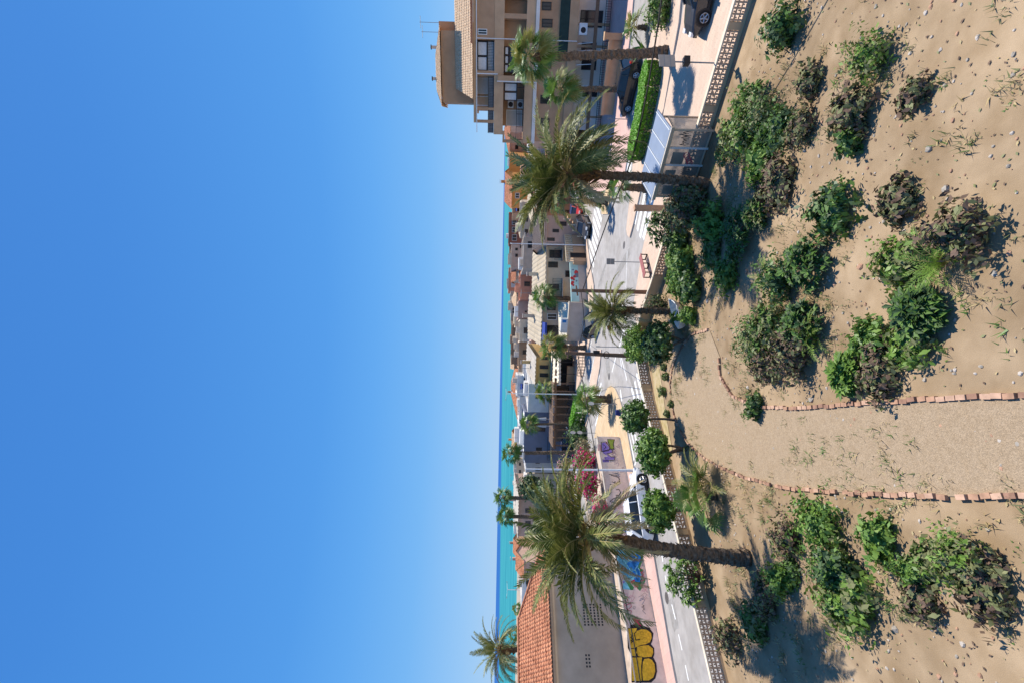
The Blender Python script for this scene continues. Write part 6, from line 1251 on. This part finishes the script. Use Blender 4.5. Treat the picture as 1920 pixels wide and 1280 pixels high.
# ------------------------------------------------------------------ lamp posts
def lamp(label, Xb, Yb, Xt, Yt=None, r=.075, arm=1.2, mm=white_metal, y=None, double=False, ad=(-.7, -.7)):
    b = G(Xb, Yb, .1) if y is None else D(Xb, Yb, y)
    if y is not None: b.z = 0
    h = D(Xt, Yt or Yb, b.y).z; t = thing('street_lamp', label, 'street lamp', b); m = MB(); tp = V((b.x, b.y, h)); m.tube([b, b.lerp(tp, .15), tp], [r * 1.4, r, r * .6], 8, mm); m.build('post', t)
    for s in ((1, -1) if double else (1,)):
        a = V((ad[0], ad[1], 0)).normalized() * s; e = tp + a * arm + V((0, 0, .12)); m = MB(); m.tube([tp - V((0, 0, .05)), e], r * .4, 5, mm); m.build('arm', t)
        m = MB(); q = [e - a * .25, e + a * .35]; m.tube(q, [.06, .11], 6, grey_metal); m.build('lamp_head', t)
lamp('tall white street lamp post standing before the graffiti wall', 1187, 881, 985, 881, .085, 1.0, ad=(.7, .7))
lamp('white street lamp post in front of the white house and pergola', 1092, 739, 961, 739, .07, 1.0, ad=(.2, 1))
lamp('white street lamp post beside the cream house with ribbed roof', 1098, 460, 960, 460, .07, 1.0, ad=(.2, 1))
lamp('double armed street lamp on the shore against the sea, near the tiled roof house', 1000, 1105, 951, 1105, .14, 2.3, y=150, double=True, ad=(1, 0))
lamp('double armed street lamp on the shore above the terracotta roof', 985, 738, 949, 738, .14, 2.0, y=170, double=True, ad=(1, .1))
# ------------------------------------------------------------------ utility poles and cables
pole_m = mat('pole_timber', (.19, .115, .075), .9, .25, 5, .5, 20, stretch=(1, 1, .2))
pA = G(1213, 548, .12); zA_ = D(1072, 547, pA.y).z; t = thing('utility_pole', 'dark timber utility pole on the pavement behind the small date palm', 'utility pole', pA); m = MB(); m.tube([pA, V((pA.x, pA.y, zA_))], [.15, .11], 9, pole_m); m.build('post', t)
m = MB(); q = V((pA.x, pA.y, zA_ - .35)); m.box(q - V((0, 0, .05)), 1.0, .08, .1, pole_m, R(45)); m.build('crossarm', t)
pB = V((-.85, 32.35, .1)); zB_ = D(1060, 655, pB.y).z; t = thing('utility_pole', 'brown timber utility pole with cable boxes at the garden corner', 'utility pole', pB); m = MB(); tpB = V((pB.x + .15, pB.y, zB_)); m.tube([pB, tpB], [.16, .11], 9, pole_m); m.build('post', t)
m = MB(); q = pB.lerp(tpB, .62); m.box(q + V((.16, -.1, -.2)), .22, .2, .42, plast); m.build('junction_box', t); m = MB(); q = pB.lerp(tpB, .5); m.tube([q + V((.24 * math.cos(a * .63), -.16, .2 * math.sin(a * .63))) for a in range(11)], .025, 5, plast); m.build('cable_coil', t)
m = MB(); q = tpB - V((0, 0, .25)); m.box(q, .9, .08, .1, pole_m, R(-40)); m.build('crossarm', t)
cab = mat('cable_sheath', (.03, .026, .024), .7, .2, 6)
def cable(label, pts, r=.024):
    p = [V(q) for q in pts]; out = []
    for i in range(len(p) - 1):
        p0 = p[max(i - 1, 0)]; p1 = p[i]; p2 = p[i + 1]; p3 = p[min(i + 2, len(p) - 1)]
        for k in range(6): s = k / 6; out.append(.5 * ((2 * p1) + (p2 - p0) * s + (2 * p0 - 5 * p1 + 4 * p2 - p3) * s * s + (3 * p1 - p0 - 3 * p2 + p3) * s ** 3))
    out.append(p[-1]); m = MB(); m.tube(out, r, 5, cab); return tag(m.build('overhead_cable', org=p[0]), label, 'cable')
aT = V((pA.x, pA.y, D(1092, 547, pA.y).z)); bT = V((tpB.x, tpB.y, D(1083, 656, tpB.y).z))
cable('thick black overhead cable sagging from the pavement pole to the right edge', [aT, D(1146, 395, 25.8), D(1190, 280, 22.2), D(1235, 40, 17.1), V((13.5, 14.2, 5.2))], .032)
cable('overhead cable running left from the corner pole across the graffiti wall', [bT, D(1110, 813, 28.1), D(1132, 932, 25.4), D(1154, 1040, 23.3), D(1195, 1240, 20.3), V((-17.5, 16.5, 4.1))], .026)
cable('overhead cable between the two timber poles', [aT + V((0, 0, .1)), (aT + bT) / 2 + V((0, 0, -.25)), bT])
cable('thin overhead cable from the corner pole to the roof of the grey cafe house', [tpB - V((0, 0, .3)), D(1058, 632, 48) , D(1040, 610, 63)], .02)
cable('thin overhead cable from the corner pole to the pergola cafe', [tpB - V((0, 0, .35)), D(1088, 712, 47), D(1058, 790, 64)], .02)
cable('thin overhead cable dropping from the corner pole to the pergola front', [tpB - V((0, 0, .4)), D(1100, 735, 44), D(1110, 800, 52)], .02)
for k, (u, xx) in enumerate(((0, 0), (1, .12), (2, .2))): pass
# ------------------------------------------------------------------ white boat planter
e0 = G(1262, 562, .6); e1 = G(1281, 616, .6); cc = (e0 + e1) / 2; ax = (e1 - e0); Lb = ax.length / 2 * 1.05; ax.normalize(); bx_ = V((-ax.y, ax.x, 0)); c = V((cc.x, cc.y, zg)); t = thing('boat_planter', 'white boat shaped planter lying in the garden by the small date palm', 'planter', c)
m = MB(); prof = []; N = 14
for i in range(N + 1): s = -1 + 2 * i / N; prof.append((s * Lb, .42 * (1 - abs(s) ** 2.2)))
def ring(sc_w, z, sl=1.0): return [c + ax * a * sl + bx_ * b * sc_w + V((0, 0, z + .10 * (a / Lb) ** 2)) for a, b in prof] + [c + ax * a * sl - bx_ * b * sc_w + V((0, 0, z + .10 * (a / Lb) ** 2)) for a, b in reversed(prof[1:-1])]
rs = [ring(.55, 0, .8), ring(.9, .2, .93), ring(1, .4), ring(.86, .4, .95), ring(.7, .12, .85)]; k = len(rs[0]); vs = [p for r in rs for p in r]; fs = []
for j in range(4):
    for i in range(k): i2 = (i + 1) % k; fs.append((j * k + i, j * k + i2, (j + 1) * k + i2, (j + 1) * k + i))
m.idx(vs, fs, mat('boat_white', (.72, .72, .70), .6, .08, 4, wear=.15)); m.face(rs[4], MATS['boat_white']); m.build('hull', t); m = MB(); m.tube([c + bx_ * -.36 + V((0, 0, .36)), c + bx_ * .36 + V((0, 0, .36))], .04, 5, MATS['boat_white']); m.build('thwart', t)
# low fence in front of the cafe
pa = G(1096, 704, .12); pb = G(1100, 664, .12); fp = Plane(pa, pb); t = thing('pavement_railing', 'low tan and black railing along the pavement before the cafe terrace', 'railing', fp.pt(fp.len / 2, .12)); m = MB()
fp.box(m, 0, fp.len, .95, 1.02, -.03, .03, tan_l); fp.box(m, 0, fp.len, .5, .56, -.025, .025, tan_l)
for k in range(8): u = k * fp.len / 7; fp.box(m, u - .035, u + .035, .1, .949, -.03, .03, tan_l)
m.build('rail_frame', t)
